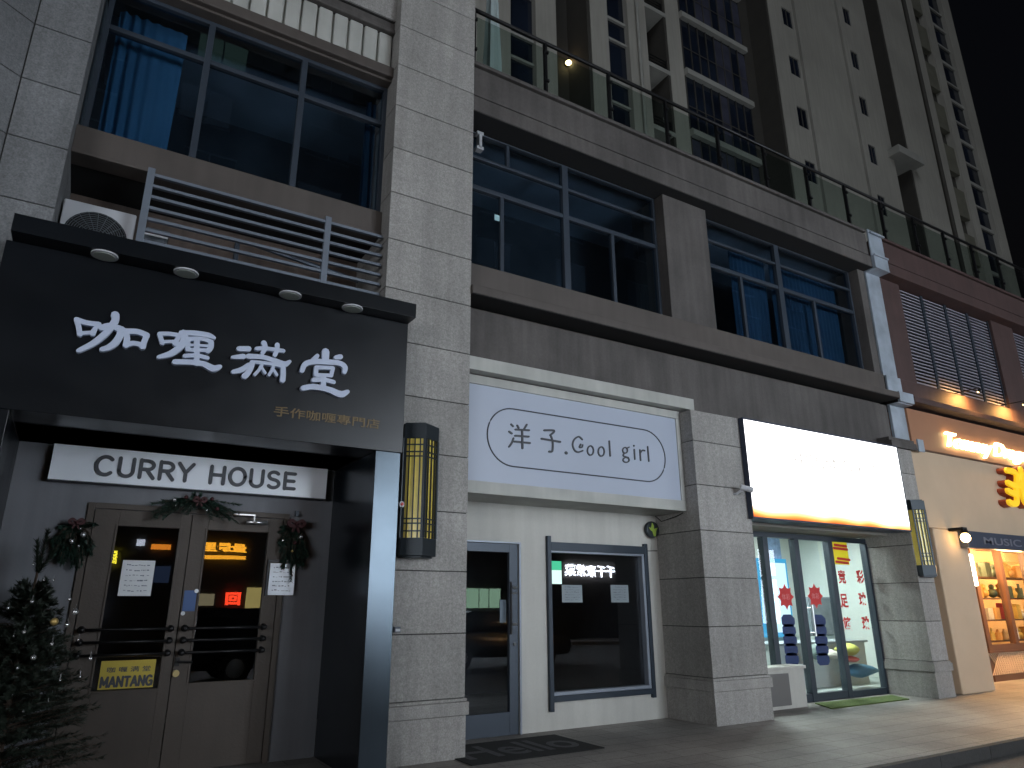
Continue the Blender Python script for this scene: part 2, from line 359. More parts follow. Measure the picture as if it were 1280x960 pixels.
# left pillar with its angled face
mb = MB(); dx, dy = -math.cos(R(36)), -math.sin(R(36)); g = .0055
def lp(e): return [(-.70+e, 7.15-e), (-.70+e, 8.35), (-1.5, 8.35), (-1.19+2.6*dx-.3, 7.15+2.6*dy+.6), (-1.19+2.6*dx+e*.6, 7.15+2.6*dy-e*.8), (-1.19+e*.3, 7.15-e)]
for k in range(21):
    a = J0+k*JH
    if a > 13: break
    # straight block and angled block, split by a vertical joint
    mb.prism_z([(-.70, 7.15), (-.70, 8.35), (-1.184, 8.35), (-1.184, 7.15)], a+g, a+JH-g)
    mb.prism_z([(-1.196, 7.148), (-1.196, 8.3), (-1.19+2.6*dx-.3, 7.15+2.6*dy+.8), (-1.19+2.6*dx, 7.15+2.6*dy)], a+g, a+JH-g)
mb.mi = 1; mb.prism_z([(-.712, 7.165), (-.712, 8.3), (-1.5, 8.3), (-1.19+2.6*dx-.2, 7.15+2.6*dy+.7), (-1.19+2.6*dx+.01, 7.15+2.6*dy+.03), (-1.192, 7.165)], 0, 13.4); mb.mi = 0
mb.prism_z(lp(.02), 0, .41); mb.prism_z(lp(.05), .415, .55)
to_obj('pillar', mb, [M_granite_shaded, M_joint], bld, bevel=.004)
pillar(7.42, 8.50, 8.35, 4.27, M_granite)
pillar(12.62, 13.12, 8.13, 4.27, M_granite)

# ---- curry bay, upper floors
part = lambda n, mb, m, p=bld, **k: to_obj(n, mb, m, p, **k)
mb = MB().box(-.70, 2.60, 7.2, 8.35, 3.03, 4.60); part('spandrel', mb, M_brown_dk)
mb = MB().box(-.70, 2.60, 7.42, 7.66, 5.89, 6.225).box(-.70, 2.60, 7.40, 7.42, 5.89, 5.93); part('window_sill_band', mb, M_brown_dk, bevel=.006)
mb = MB().box(-.70, 2.60, 7.36, 8.0, 8.165, 8.20).box(-.70, 2.60, 7.30, 8.0, 8.205, 8.36); part('lintel_band', mb, M_brown_dk, bevel=.008)
mb = MB()
xs = -.69
while xs < 2.55: mb.box(xs+.015, xs+.195, 7.385, 7.5, 8.365, 8.95); xs += .205
mb.box(-.70, 2.60, 7.44, 7.6, 8.362, 9.0)
part('fluted_panel', mb, M_cream, bevel=.02)
mb = MB().box(-.70, 2.60, 7.33, 7.6, 8.955, 9.02).box(-.70, 2.60, 7.36, 7.6, 9.025, 9.14); part('cap_moulding', mb, M_brown, bevel=.01)
mb = MB(); mb.mi = 0
for k in range(7): mb.box(-.70, 2.60, 7.32, 8.3, 9.16+k*.645, 9.16+(k+1)*.645-.011)
mb.mi = 1; mb.box(-.69, 2.59, 7.34, 8.28, 9.15, 13.4); part('upper_wall', mb, [M_granite, M_joint], bevel=.004)
# loggia recess behind the grille
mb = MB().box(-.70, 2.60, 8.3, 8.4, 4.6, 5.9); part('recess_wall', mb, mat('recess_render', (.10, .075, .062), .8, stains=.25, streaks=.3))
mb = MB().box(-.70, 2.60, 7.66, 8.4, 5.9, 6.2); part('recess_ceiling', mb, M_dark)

def window(x0, x1, y, z0, z1, vs, hs, fr, gl, parent=bld, t=.06, d=.09, vt=.07, sub=(), name='window'):
    """frame mesh (one part) with its pane as sub-part; sub = (x, z0, z1, thickness)"""
    mb = MB().box(x0, x1, y, y+d, z0, z0+t).box(x0, x1, y, y+d, z1-t, z1).box(x0, x0+t, y, y+d, z0+t, z1-t).box(x1-t, x1, y, y+d, z0+t, z1-t)
    xv = sorted(vs); ed = [x0+t]
    for v in xv: mb.box(v-vt/2, v+vt/2, y-.004, y+d, z0+t, z1-t)
    edges = [x0+t]
    for v in xv: edges += [v-vt/2, v+vt/2]
    edges.append(x1-t)
    for h, ht in hs:
        for i in range(0, len(edges), 2): mb.box(edges[i], edges[i+1], y+.006, y+d-.006, h-ht/2, h+ht/2)
    for sx, a, b, th in sub: mb.box(sx-th/2, sx+th/2, y+.012, y+d-.012, a, b)
    w = to_obj(name, mb, fr, parent, bevel=.004)
    to_obj('pane', MB().box(x0+t*.5, x1-t*.5, y+d*.55, y+d*.55+.006, z0+t*.5, z1-t*.5), gl, w)
    return w
window(-.66, 2.60, 7.50, 6.225, 8.165, [.395, 1.495], [(7.60, .06)], M_alu, M_glass_up, t=.05, sub=[])
window(3.73, 7.45, 7.60, 5.82, 8.12, [5.585], [(7.685, .045), (7.185, .07)], M_alu, M_glass_up, t=.045, vt=.11, sub=[(4.46, 5.865, 7.15, .06), (6.50, 5.865, 7.15, .06), (4.56, 7.707, 8.075, .05)])
window(8.45, 12.80, 7.60, 5.82, 8.12, [10.53], [(7.685, .045), (7.185, .07)], M_alu, M_glass_up, t=.045, vt=.13, sub=[(9.46, 5.865, 7.15, .06), (11.52, 5.865, 7.15, .06)])
# sliding-sash dark inner edge (second line of each lower sash)
# ---- curtains
def curtain(x0, x1, z0, z1, y, m, label, group=None, amp=.035, n=90, wl=.11, seed=0):
    q = random.Random(seed); vs = []; fs = []; ph = q.random()*6
    rows = 10
    for j in range(rows+1):
        tz = j/rows; z = z0+(z1-z0)*tz
        for i in range(n+1):
            t = i/n; x = x0+(x1-x0)*t+.03*math.sin(3*t+ph)*(1-tz)
            a = amp*(.6+.4*math.sin(5*t+ph))*(1-.35*tz)
            vs.append((x, y+a*math.sin(2*math.pi*(x1-x0)*t/wl+1.3*math.sin(4*t+ph)+.4*tz), z))
    for j in range(rows):
        for i in range(n): b = j*(n+1)+i; fs.append((b, b+1, b+n+2, b+n+1))
    mb = MB().add(vs, fs); o = to_obj('curtain', mb, m, smooth=True)
    s = o.modifiers.new('thickness', 'SOLIDIFY'); s.thickness = .004
    return tag(o, label, 'curtain', group)
curtain(-.56, .16, 6.3, 8.1, 7.80, M_curtain, 'bright blue pleated curtain at the left end of the window above the black signboard', seed=1)
curtain(2.42, 2.56, 6.3, 8.1, 7.80, M_curtain_dk, 'narrow dark blue curtain at the right end of the window above the black signboard', seed=2, n=30)
curtain(9.5, 10.45, 5.9, 7.9, 7.86, M_curtain_dk, 'dark blue curtain left of the centre mullion in the right upstairs window', seed=3)
curtain(10.62, 12.6, 5.9, 7.9, 7.86, M_curtain_dk, 'wide dark blue curtain right of the centre mullion in the right upstairs window', seed=4, n=160)

# ---- brown bay right of the pillar
def ledge(x0, x1, m, msill, parent, name):
    mb = MB()
    mb.box(x0, x1, 7.35, 7.7, 5.45, 5.82)                     # sill band
    mb.box(x0, x1, 7.43, 7.7, 5.385, 5.45)                    # groove
    mb.box(x0, x1, 7.10, 7.7, 5.27, 5.385)                     # moulding
    mb.box(x0, x1, 7.52, 7.7, 5.19, 5.27)
    return to_obj(name, mb, msill, parent, bevel=.008)
def parapet(x0, x1, m, parent):
    mb = MB()
    mb.box(x0, x1, 7.20, 7.75, 8.90, 8.96); mb.box(x0, x1, 7.27, 7.75, 8.86, 8.90)
    mb.box(x0, x1, 7.22, 7.75, 8.385, 8.86); mb.box(x0, x1, 7.28, 7.75, 8.34, 8.385); mb.box(x0, x1, 7.19, 7.75, 8.10, 8.34)
    return to_obj('parapet', mb, m, parent, bevel=.006)
mb = MB().box(3.73, 13.0, 7.40, 7.75, 4.27, 5.19); part('fascia', mb, M_brown)
ledge(3.73, 13.0, M_brown, M_brown_dk, bld, 'ledge')
parapet(3.73, 13.0, M_brown, bld)
for a, b in ((7.45, 8.45), (12.80, 13.02)):
    part('pilaster', MB().box(a, b, 7.40, 8.2, 5.82, 8.10), M_brown, bevel=.006)
part('beam_moulding', MB().box(12.48, 13.3, 7.12, 7.398, 4.275, 4.40).box(12.48, 13.3, 7.16, 7.398, 4.403, 4.47), M_brown, bevel=.006)
part('head_shade_strip', MB().box(3.74, 12.99, 7.20, 7.59, 8.086, 8.098), M_dark)  # near-black sheet painting the shade under the parapet
part('ledge_shade_strip', MB().box(3.74, 12.99, 7.11, 7.50, 5.256, 5.268), M_dark)  # dark sheet standing for the shadow below the moulding
# vertical sheet-metal joint cover that follows the profile
mb = MB().box(13.02, 13.50, 7.17, 7.2, 8.36, 8.97).box(13.02, 13.50, 7.13, 7.2, 8.09, 8.36).box(13.02, 13.50, 7.10, 7.14, 8.34, 8.375).box(13.02, 13.50, 7.1, 7.14, 8.86, 8.89)
mb.box(13.02, 13.50, 7.12, 7.40, 8.06, 8.088).box(13.02, 13.50, 7.36, 7.40, 5.80, 8.058).box(13.02, 13.50, 7.31, 7.35, 5.42, 5.80).box(13.02, 13.50, 7.12, 7.17, 5.22, 5.42).box(13.02, 13.50, 7.17, 7.4, 5.20, 5.216).box(13.02, 13.50, 7.34, 7.398, 4.48, 5.195)
mb.box(13.302, 13.5, 7.09, 7.12, 4.26, 4.50)
part('joint_cover', mb, M_strip, bevel=.004)
# inner bodies: floors, partitions, rooms
part('core', MB().box(-3.6, 13.5, 9.4, 16, 4.62, 8.86), M_interior)
part('upper_floor', MB().box(-.69, 13.5, 7.76, 9.4, 4.62, 5.2).box(3.74, 13.0, 7.71, 9.4, 5.2, 5.80), M_interior)
part('upper_ceiling', MB().box(3.74, 13.5, 7.76, 9.4, 8.14, 8.86).box(-.69, 3.7, 8.0, 9.4, 8.2, 8.86), mat('ceiling_paint', (.42, .45, .50), .8, stains=.3, stain_scale=.8))
part('partition', MB().box(3.1, 3.25, 8.36, 9.4, 5.2, 8.2).box(7.9, 8.0, 8.2, 9.4, 5.8, 8.2), M_interior)
part('terrace_floor', MB().box(3.73, 13.5, 7.76, 16.4, 8.87, 8.93), M_granite)
part('curry_room', MB().box(-.7, 3.2, 12, 12.1, 0, 4.6).box(-.8, -.7, 8.36, 12, 0, 4.6).box(3.2, 3.3, 8.36, 12, 0, 4.6).box(-.7, 3.2, 8.3, 12, 4.4, 4.6), M_interior)
part('white_shop_room', MB().box(3.3, 8.0, 12, 12.1, 0, 4.6).box(8.0, 8.08, 8.36, 12.1, 0, 4.6).box(3.3, 8.0, 8.3, 12, 4.4, 4.6), M_interior)
part('lottery_floor', MB().box(8.2, 15.2, 8.2, 11.6, .002, .012), mat('white_floor_tile', (.50, .55, .53), .3, stains=.1))
part('lottery_room', MB().box(8.1, 15.2, 11.6, 11.7, 0, 4.0).box(8.09, 8.15, 8.36, 11.6, 0, 4.0).box(15.2, 15.3, 8.2, 11.6, 0, 4.0).box(8.1, 15.2, 8.25, 11.6, 3.2, 3.3), M_room)

# ---- terrace railing
rail = thing('glass_railing', (12, 7.3, 8.96), 'dark handrail with glass panels along the terrace edge above the parapet', 'railing')
mb = MB().tube([(3.74, 7.3, 9.98), (26, 7.3, 9.98)], .032, 10); to_obj('handrail', mb, M_iron, rail, smooth=True)
xp = 3.79; post0 = None
while xp < 25.5:
    mb = MB().box(xp-.022, xp+.022, 7.27, 7.33, 8.96, 9.95).box(xp-.05, xp+.05, 7.25, 7.35, 8.96, 8.985).box(xp-.03, xp+.03, 7.235, 7.27, 9.2, 9.24).box(xp-.03, xp+.03, 7.235, 7.27, 9.74, 9.78)
    to_obj('post', mb, M_iron, rail)
    to_obj('glass_panel', MB().box(xp+.05, xp+1.215, 7.294, 7.306, 9.03, 9.86), M_glass_rail, rail)
    xp += 1.265

# ================================================================ BLACK PORTAL (curry shop)
por = thing('signboard_portal', (.9, 7, 0), 'tall black shop portal with large silver brush characters and unlit downlights', 'shop portal')
to_obj('panel', MB().box(-.94, 2.72, 6.70, 7.14, 3.025, 4.475), M_black, por, bevel=.004)
to_obj('cap', MB().box(-.90, 2.725, 6.50, 7.14, 4.478, 4.64), M_black, por, bevel=.004)
to_obj('column', MB().box(2.43, 2.70, 6.703, 8.04, 0, 3.022), M_black_gloss, por, bevel=.004)
to_obj('column', MB().box(-.94, -.66, 6.703, 8.04, 0, 3.022), M_black, por, bevel=.004)
to_obj('soffit', MB().box(-.658, 2.428, 6.78, 8.04, 3.03, 3.06), M_black_rough, por)
for xx in (-.216, .448, 1.407, 2.046):
    n = 28; mb = MB()
    ring = [(xx+.108*math.cos(2*math.pi*k/n), 6.59+.108*math.sin(2*math.pi*k/n)) for k in range(n)]
    mb.prism_z(ring, 4.462, 4.477)
    d = to_obj('downlight', mb, M_ac, por, bevel=.003)
    to_obj('lens', MB().prism_z([(xx+.084*math.cos(2*math.pi*k/n), 6.59+.084*math.sin(2*math.pi*k/n)) for k in range(n)], 4.456, 4.461), mat('frosted_lens', (.42, .46, .42), .4), d)
def glyph(strokes, org, s, parent):
    mb = MB(); i = 0
    for w, pts in strokes:
        P = [at(org[0]+u/s, org[1]+v/s, 6.66) for u, v in pts]
        k = 6.66/(FPX*.86)/s                       # metres per zoomed pixel on that plane
        if isinstance(w, (list, tuple)): ww = [x*k for x in w]
        else: ww = w*k
        mb.ribbon(P, ww, 6.66-.0008*i, 6.698); i += 1
    return to_obj('character', mb, M_letter, parent, smooth=False)
K1 = [(28, [(95,115),(112,170),(120,230)]), (30, [(98,118),(170,142),(265,154)]), ([24,34], [(262,158),(235,190),(218,222)]), (22, [(120,222),(215,216)]),
      ([46,40,40,38,34,26], [(390,82),(392,120),(365,165),(310,230),(220,300),(112,355)]), ([34,34,40], [(285,182),(350,165),(440,195)]), ([38,40,40,34,28], [(432,190),(428,235),(392,292),(340,330),(290,345)]),
      (34, [(468,205),(480,260),(472,315)]), (34, [(470,208),(560,212),(632,238)]), ([32,38], [(628,245),(612,285),(598,325)]), (30, [(470,312),(530,300),(598,315)])]
K2 = [(26, [(728,228),(740,262),(750,298)]), (26, [(728,226),(800,226),(884,238)]), ([28,34], [(878,242),(862,270),(848,300)]), (20, [(750,288),(845,284)]),
      ([34,34,34,20], [(895,220),(1000,222),(1100,238),(1145,258)]), ([46,44,42,36,24], [(912,222),(918,270),(880,330),(810,378),(722,404)]),
      (30, [(945,272),(942,345)]), (28, [(940,266),(1060,268),(1122,288)]), ([34,34,28], [(1120,290),(1118,330),(1092,362)]), (18, [(950,312),(1100,320)]), (24, [(940,350),(1090,354)]), (34, [(1012,268),(1010,455)]),
      (26, [(920,396),(1010,394),(1092,412)]), ([34,34,36,44,26], [(845,442),(960,445),(1060,458),(1135,492),(1188,478)])]
K3 = [(34, [(112,150),(180,150)]), ([20,36], [(62,212),(140,206)]), ([26,34,30], [(68,318),(130,302),(180,268)]),
      (26, [(238,150),(300,148),(432,166)]), ([34,30,26], [(290,108),(300,145),(280,182)]), ([30,28,26], [(388,122),(385,160),(370,198)]),
      ([34,30,32,36,22], [(178,206),(280,212),(370,238),(440,262),(478,244)]), ([34,32,34,38], [(205,252),(195,290),(175,325),(150,350)]), (22, [(205,246),(300,256),(400,272),(432,290)]), ([30,32,34], [(430,288),(430,340),(426,380)]),
      (20, [(278,262),(258,300),(224,338)]), (18, [(272,288),(298,328)]), (20, [(362,268),(350,305),(326,342)]), (18, [(352,295),(384,342)])]
K4 = [([50,46], [(740,172),(738,232)]), ([26,40], [(680,200),(655,232)]), ([30,34], [(815,214),(848,208)]), ([28,34,36,36,36,36,28], [(568,312),(592,262),(650,245),(740,246),(840,256),(880,285),(876,322)]),
      (28, [(672,288),(668,340)]), (26, [(670,286),(790,290)]), (26, [(792,292),(780,342)]), (26, [(668,342),(780,346)]), (34, [(722,348),(722,438)]), (30, [(650,378),(720,376),(796,394)]), ([34,38,38,46,28], [(575,438),(650,428),(760,448),(845,482),(898,464)])]
for K, org, s in ((K1, (80,380), 6.095), (K2, (80,380), 6.095), (K3, (280,410), 5.818), (K4, (280,410), 5.818)): glyph(K, org, s, por)
to_obj('gold_writing', text_mb('手作咖喱專門店', 1.385, 2.45, 3.245, 3.345, 6.699, .008, bold=.008), M_gold, por)
# ---- entrance wall and doors
ent = thing('shop_entrance', (.97, 8.05, 0), 'dim grey entrance wall with taupe double doors inside the black portal', 'entrance')
to_obj('wall', MB().box(-.66, .06, 8.05, 8.2, 0, 3.03).box(1.89, 2.43, 8.05, 8.2, 0, 3.03).box(.06, 1.89, 8.05, 8.2, 2.43, 3.03), M_entry, ent)
to_obj('door_frame', MB().box(.0, .06, 8.02, 8.2, 0, 2.49).box(1.89, 1.95, 8.02, 8.2, 0, 2.49).box(.06, 1.89, 8.02, 8.2, 2.435, 2.49), M_door, ent, bevel=.004)
for i, (a, b, ga, gb, zb) in enumerate(((.068, .948, .285, .845, .76), (.956, 1.884, 1.115, 1.735, .79))):
    zt = 2.275
    mb = MB().box(a, ga, 8.03, 8.075, .01, 2.43).box(gb, b, 8.03, 8.075, .01, 2.43).box(ga, gb, 8.03, 8.075, zt, 2.43).box(ga, gb, 8.03, 8.075, .01, zb)
    mb.box(ga-.02, ga, 8.018, 8.03, zb-.02, zt+.02).box(gb, gb+.02, 8.018, 8.03, zb-.02, zt+.02).box(ga, gb, 8.018, 8.03, zt, zt+.02).box(ga, gb, 8.018, 8.03, zb-.02, zb)
    d = to_obj('door', mb, M_door, ent, bevel=.003)
    to_obj('glass_pane', MB().box(ga, gb, 8.05, 8.058, zb, zt), M_glass, d)
    for z in (1.302, 1.190, 1.076):
        p0, p1 = (.115, .895) if i == 0 else (1.005, 1.785)
        m2 = MB().tube([(p0, 7.95, z), (p1, 7.95, z)], .0135, 8)
        for q in (p0+.01, p1-.01): m2.tube([(q, 8.035, z), (q, 7.95, z)], .012, 8).sphere((q, 7.945, z), .028, 10, 7).tube([(q, 8.034, z), (q, 8.022, z)], .034, 12)
        to_obj('push_bar', m2, M_iron, d, smooth=True)
    if i == 1:
        to_obj('lever_handle', MB().box(.965, 1.005, 8.0, 8.028, .95, 1.03).tube([(.985, 8.0, .995), (.985, 7.955, .995)], .011).tube([(.985, 7.957, .995), (1.12, 7.957, .985)], .011), M_iron, d)
        to_obj('lock_cylinder', MB().tube([(.985, 8.03, .885), (.985, 7.985, .885)], .032, 16), M_brass, d)
cl = thing('door_closer', (1.5, 8.0, 2.4), 'small silver door closer above the right taupe door leaf', 'door closer')
to_obj('closer_body', MB().tube([(1.48, 7.96, 2.372), (1.70, 7.96, 2.372)], .022, 12), M_steel, cl, smooth=True)
to_obj('closer_arm', MB().box(1.34, 1.56, 7.93, 7.95, 2.437, 2.452).tube([(1.56, 7.94, 2.445), (1.56, 7.95, 2.38)], .012), M_steel, cl)
# CURRY HOUSE sign
sg = thing('name_board', (.95, 7.9, 2.67), 'long pale board reading CURRY HOUSE above the double doors', 'sign')
to_obj('board', MB().box(-.37, 2.30, 7.90, 7.93, 2.67, 3.012), mat('pale_sign_acrylic', (.80, .84, .90), .16, stains=.03, stain_scale=1.5), sg, bevel=.003)
to_obj('board_edge', MB().box(-.375, 2.305, 7.931, 8.045, 2.664, 3.018), M_ink, sg)
to_obj('lettering', sans_mb('CURRY HOUSE', at(118,585,7.9)[0], at(370,600,7.9)[0], 2.738, 2.935, 7.8995, .036), M_ink, sg)

# ---- notices and small fixings
def sheet(name, px, Y, m, label, cat, t=.004, ink=True, writing=None):
    x0, z1 = at(px[0], px[1], Y); x1, z0 = at(px[2], px[3], Y)
    o = thing(name, (x0, Y, z0), label, cat); to_obj('sheet', MB().box(x0, x1, Y-t, Y, z0, z1), m, o)
    if ink:
        mb = MB(); q = random.Random(px[0]); n = 6
        for k in range(n):
            z = z1-(z1-z0)*(k+1)/(n+1); a = x0+(x1-x0)*.14; lim = x1-(x1-x0)*.14
            while a < lim:
                w = (.008+.022*q.random()); dz_ = .008*(q.random()-.5); mb.box(a, min(a+w, lim), Y-t-.0012, Y-t, z+dz_-.004*q.random()-.001, z+dz_+.008*q.random()+.001); a += w*(.6+.6*q.random())+.006+.02*q.random()**3
        to_obj('handwriting', mb, M_letter_side, o)
    return o
sheet('paper_notice', (154, 700, 188, 745), 8.046, M_paper, 'white handwritten sheet taped inside the left door glass', 'notice')
sheet('laminated_notice', (338, 704, 366, 744), 8.00, M_paper_lam, 'laminated sheet in a dark clip on the wall below the right swag', 'notice', t=.012)
x0, z1 = at(336, 702, 8.02); x1, z0 = at(345, 745, 8.02)
tag(to_obj('clip_frame', MB().box(x0-.012, x0+.004, 7.99, 8.045, z0, z1+.02).box(x0+.004, x0+.2, 7.985, 8.045, z1-.005, z1+.02), M_iron), 'black holder edge around the laminated sheet right of the doors', 'holder')
yp = thing('yellow_plate', (.55, 8.044, .75), 'yellow plate lettered MANTANG low in the left door glass', 'sign')
to_obj('plate', MB().box(.335, .80, 8.038, 8.046, .77, 1.02), M_yellow_plate, yp)
to_obj('large_lettering', sans_mb('MANTANG', .35, .79, .788, .88, 8.0375, .021, depth=.003), M_ink, yp)
to_obj('small_lettering', text_mb('咖 喱 满 堂', .39, .76, .915, .965, 8.037, .003, bold=.012), M_ink, yp)
bt = thing('blue_tag', (1.0, 8.03, 1.6), 'small blue tag with white dots between the two taupe doors', 'tag')
x0, z1 = at(231, 738, 8.02); x1, z0 = at(243, 764, 8.02)
to_obj('tag_sheet', MB().box(x0, x1, 8.018, 8.028, z0, z1), mat('tag_blue', (.03, .08, .22), .5), bt)
to_obj('white_dots', MB().disc_y(x1-.005, z1-.005, .02, 8.012, 8.017, 12).disc_y(x0+.01, z0-.02, .02, 8.012, 8.017, 12), M_paper, bt)
tag(to_obj('wall_hook', MB().box(2.005, 2.04, 8.0, 8.048, 2.47, 2.53), M_alu_dk), 'small square hook holding the right christmas swag', 'hook')

# ---- greenery
def needles(mb, p0, p1, n, ln, q, w=.004):
    p0, p1 = Vector(p0), Vector(p1); d = (p1-p0); dn = d.normalized()
    for k in range(n):
        t = q.random(); p = p0+d*t
        v = Vector((q.gauss(0, 1), q.gauss(0, 1), q.gauss(0, 1))); v = (v-dn*v.dot(dn)).normalized()
        tip = p+(v*.8+dn*.75).normalized()*ln*(.6+.5*q.random()); s = dn.cross(v).normalized()*w
        mb.add([p-s, p+s, tip], [(0, 1, 2)])
def swag(root, cx, cz, Y, half, length, q, hang=True):
    """bunch of fir twigs hanging from one knot"""
    mb = MB(); tw = MB()
    for k in range(64):
        a = q.uniform(-1, 1); st = Vector((cx+a*.035, Y-.02, cz-.02-.1*q.random()))
        L_ = length*(.45+.55*q.random())*(1-.35*abs(a)); e = Vector((cx+a*half*1.15, Y-.04-.07*q.random(), cz-L_))
        if k < 14: e = Vector((cx+math.copysign(1, a)*half*(.55+.6*q.random()), Y-.05*q.random(), cz-.04-.30*q.random()))
        tw.tube([st, (st+e)/2+Vector((a*.03, -.02, .01)), e], .0035, 4, .002)
        needles(mb, st, e, 150, .052, q, .0064)
    to_obj('fir_twigs', mb, M_leaf_wr, root); to_obj('stems', tw, M_bark, root)
def bow(root, cx, cz, Y, s):
    mb = MB()
    for sg_ in (-1, 1):
        P = [(cx, cz), (cx+sg_*s*.6, cz+s*.45), (cx+sg_*s, cz+s*.1), (cx+sg_*s*.6, cz-s*.25), (cx, cz)]
        mb.ribbon([(a, b) for a, b in P], s*.42, Y-.11-.002*sg_, Y-.07)
        mb.ribbon([(cx, cz), (cx+sg_*s*.4, cz-s*.9)], s*.28, Y-.085-.002*sg_, Y-.07)
    mb.sphere((cx, Y-.11, cz), s*.25)
    to_obj('ribbon_bow', mb, M_redcloth, root)
def ornaments(root, pts, Y, name='ornament'):
    for x, z, r, m in pts: to_obj(name, MB().sphere((x, Y, z), r, 12, 8), m, root, smooth=True)
q = random.Random(11)
s1 = thing('christmas_swag', (-.06, 8.0, 2.3), 'hanging fir swag with silver balls left of the double doors', 'wreath')
swag(s1, -.07, 2.33, 8.03, .15, .56, q); bow(s1, -.07, 2.28, 8.0, .06)
ornaments(s1, [(.0, 2.165, .028, M_silver), (-.085, 2.10, .024, M_silver), (-.02, 2.06, .012, M_silver), (-.03, 2.22, .01, M_silver)], 7.91)
s2 = thing('christmas_swag', (2.0, 8.0, 2.35), 'hanging fir swag with a dark red bow right of the double doors', 'wreath')
swag(s2, 2.005, 2.40, 8.03, .15, .64, q); bow(s2, 2.0, 2.37, 8.0, .085)
ornaments(s2, [(2.06, 2.235, .024, M_silver), (1.87, 2.19, .014, M_silver), (2.0, 2.17, .02, M_redcloth), (1.98, 2.08, .014, M_goldb)], 7.91)
s3 = thing('christmas_garland', (.97, 8.0, 2.5), 'spreading fir garland with red berries over the middle of the doors', 'garland')
mb = MB(); tw = MB()
for k in range(52):
    a = q.uniform(-1, 1); st = Vector((.97+a*.13, 7.96, 2.56+.02*q.random())); e = Vector((.97+a*.42, 7.93-.07*q.random(), 2.60-.22*q.random()-.04*abs(a)))
    if abs(e.x-.97) < .06: e.z += .08
    tw.tube([st, e], .003, 4); needles(mb, st, e, 100, .046, q, .0052)
to_obj('fir_twigs', mb, M_leaf_wr, s3); to_obj('stems', tw, M_bark, s3); bow(s3, .985, 2.56, 7.98, .06)
ornaments(s3, [(.745, 2.545, .02, M_silver), (.85, 2.58, .02, M_redcloth), (1.10, 2.58, .02, M_redcloth), (1.16, 2.48, .02, M_redcloth), (1.06, 2.46, .012, M_silver), (.76, 2.49, .008, M_silver)], 7.87, 'berry')
tree = thing('christmas_tree', (-.30, 7.42, 0), 'dark potted fir tree hung with small balls left of the doors', 'tree')
to_obj('pot', MB().prism_z([(-.30+.16*math.cos(2*math.pi*k/16), 7.42+.16*math.sin(2*math.pi*k/16)) for k in range(16)], 0, .26), M_dark, tree, bevel=.01)
to_obj('trunk', MB().tube([(-.30, 7.42, .2), (-.31, 7.42, 1.0), (-.285, 7.42, 1.80)], .028, 8, .010), M_bark, tree)
mb = MB(); br = MB()
for k in range(430):
    t = q.random()**.85; z = .22+1.43*t; rad = (.66*(1-t)+.10)*(.7+.4*q.random()); a = q.uniform(0, 2*math.pi)
    s = Vector((-.30, 7.42, z)); e = Vector((-.30+rad*math.cos(a), 7.42+rad*math.sin(a), z+.10*q.random()+.10*rad))
    m_ = (s+e)/2+Vector((0, 0, .02)); br.tube([s, m_, e], .004, 4, .002)
    needles(mb, s.lerp(e, .2), e, 75, .058, q, .0058)
    if rad > .25:
        for sgn in (-1, 1):
            e2 = e.lerp(s, .3)+Vector((math.cos(a+sgn*1.0), math.sin(a+sgn*1.0), .15))*.14; needles(mb, s.lerp(e, .55), e2, 26, .042, q, .0036)
for dx_, dz_ in ((-.045, .27), (.02, .36), (.12, .26)):
    s = Vector((-.285, 7.42, 1.78)); e = Vector((-.285+dx_, 7.42, 1.78+dz_)); br.tube([s, e], .005, 5, .003); needles(mb, s, e, 260, .062, q, .006)
to_obj('branches', br, M_bark, tree); to_obj('crown', mb, M_leaf, tree)
for px, py, r, m, kind in ((68,777,.030,M_goldb,'gold'), (94,765,.026,M_silver,'large silver'), (84,781,.018,M_silver,'s'), (40,752,.016,M_silver,'s'), (87,749,.014,M_silver,'s'), (65,805,.016,M_silver,'s'), (42,822,.022,M_silver,'s'),
                           (17,795,.009,M_silver,'s'), (113,823,.018,M_silver,'s'), (15,869,.010,M_silver,'s'), (29,889,.010,M_silver,'s'), (10,760,.014,M_silver,'s'), (30,790,.016,M_silver,'s'), (22,835,.012,M_silver,'s'), (75,850,.012,M_silver,'s'), (60,880,.010,M_silver,'s'), (98,800,.012,M_silver,'s'), (100,846,.010,M_silver,'s'), (55,725,.009,M_silver,'s'), (67,725,.009,M_silver,'s'), (41,705,.008,M_silver,'s')):
    Y = 7.08 if r > .012 else 7.12
    x, z = at(px, py, Y); b = thing('bauble', (x, Y, z), {'gold': 'dull gold ball, the only gold one on the christmas tree', 'large silver': 'largest silver ball near the right side of the christmas tree'}.get(kind, 'small silver ball hanging on the christmas tree'), 'bauble', None if kind != 's' else 'small silver balls on the christmas tree')
    to_obj('ball', MB().sphere((x, Y, z), r, 12, 8), m, b, smooth=True); to_obj('cord', MB().tube([(x, Y, z+r), (x, Y+.02, z+r+.035)], .0022, 5), M_silver, b)

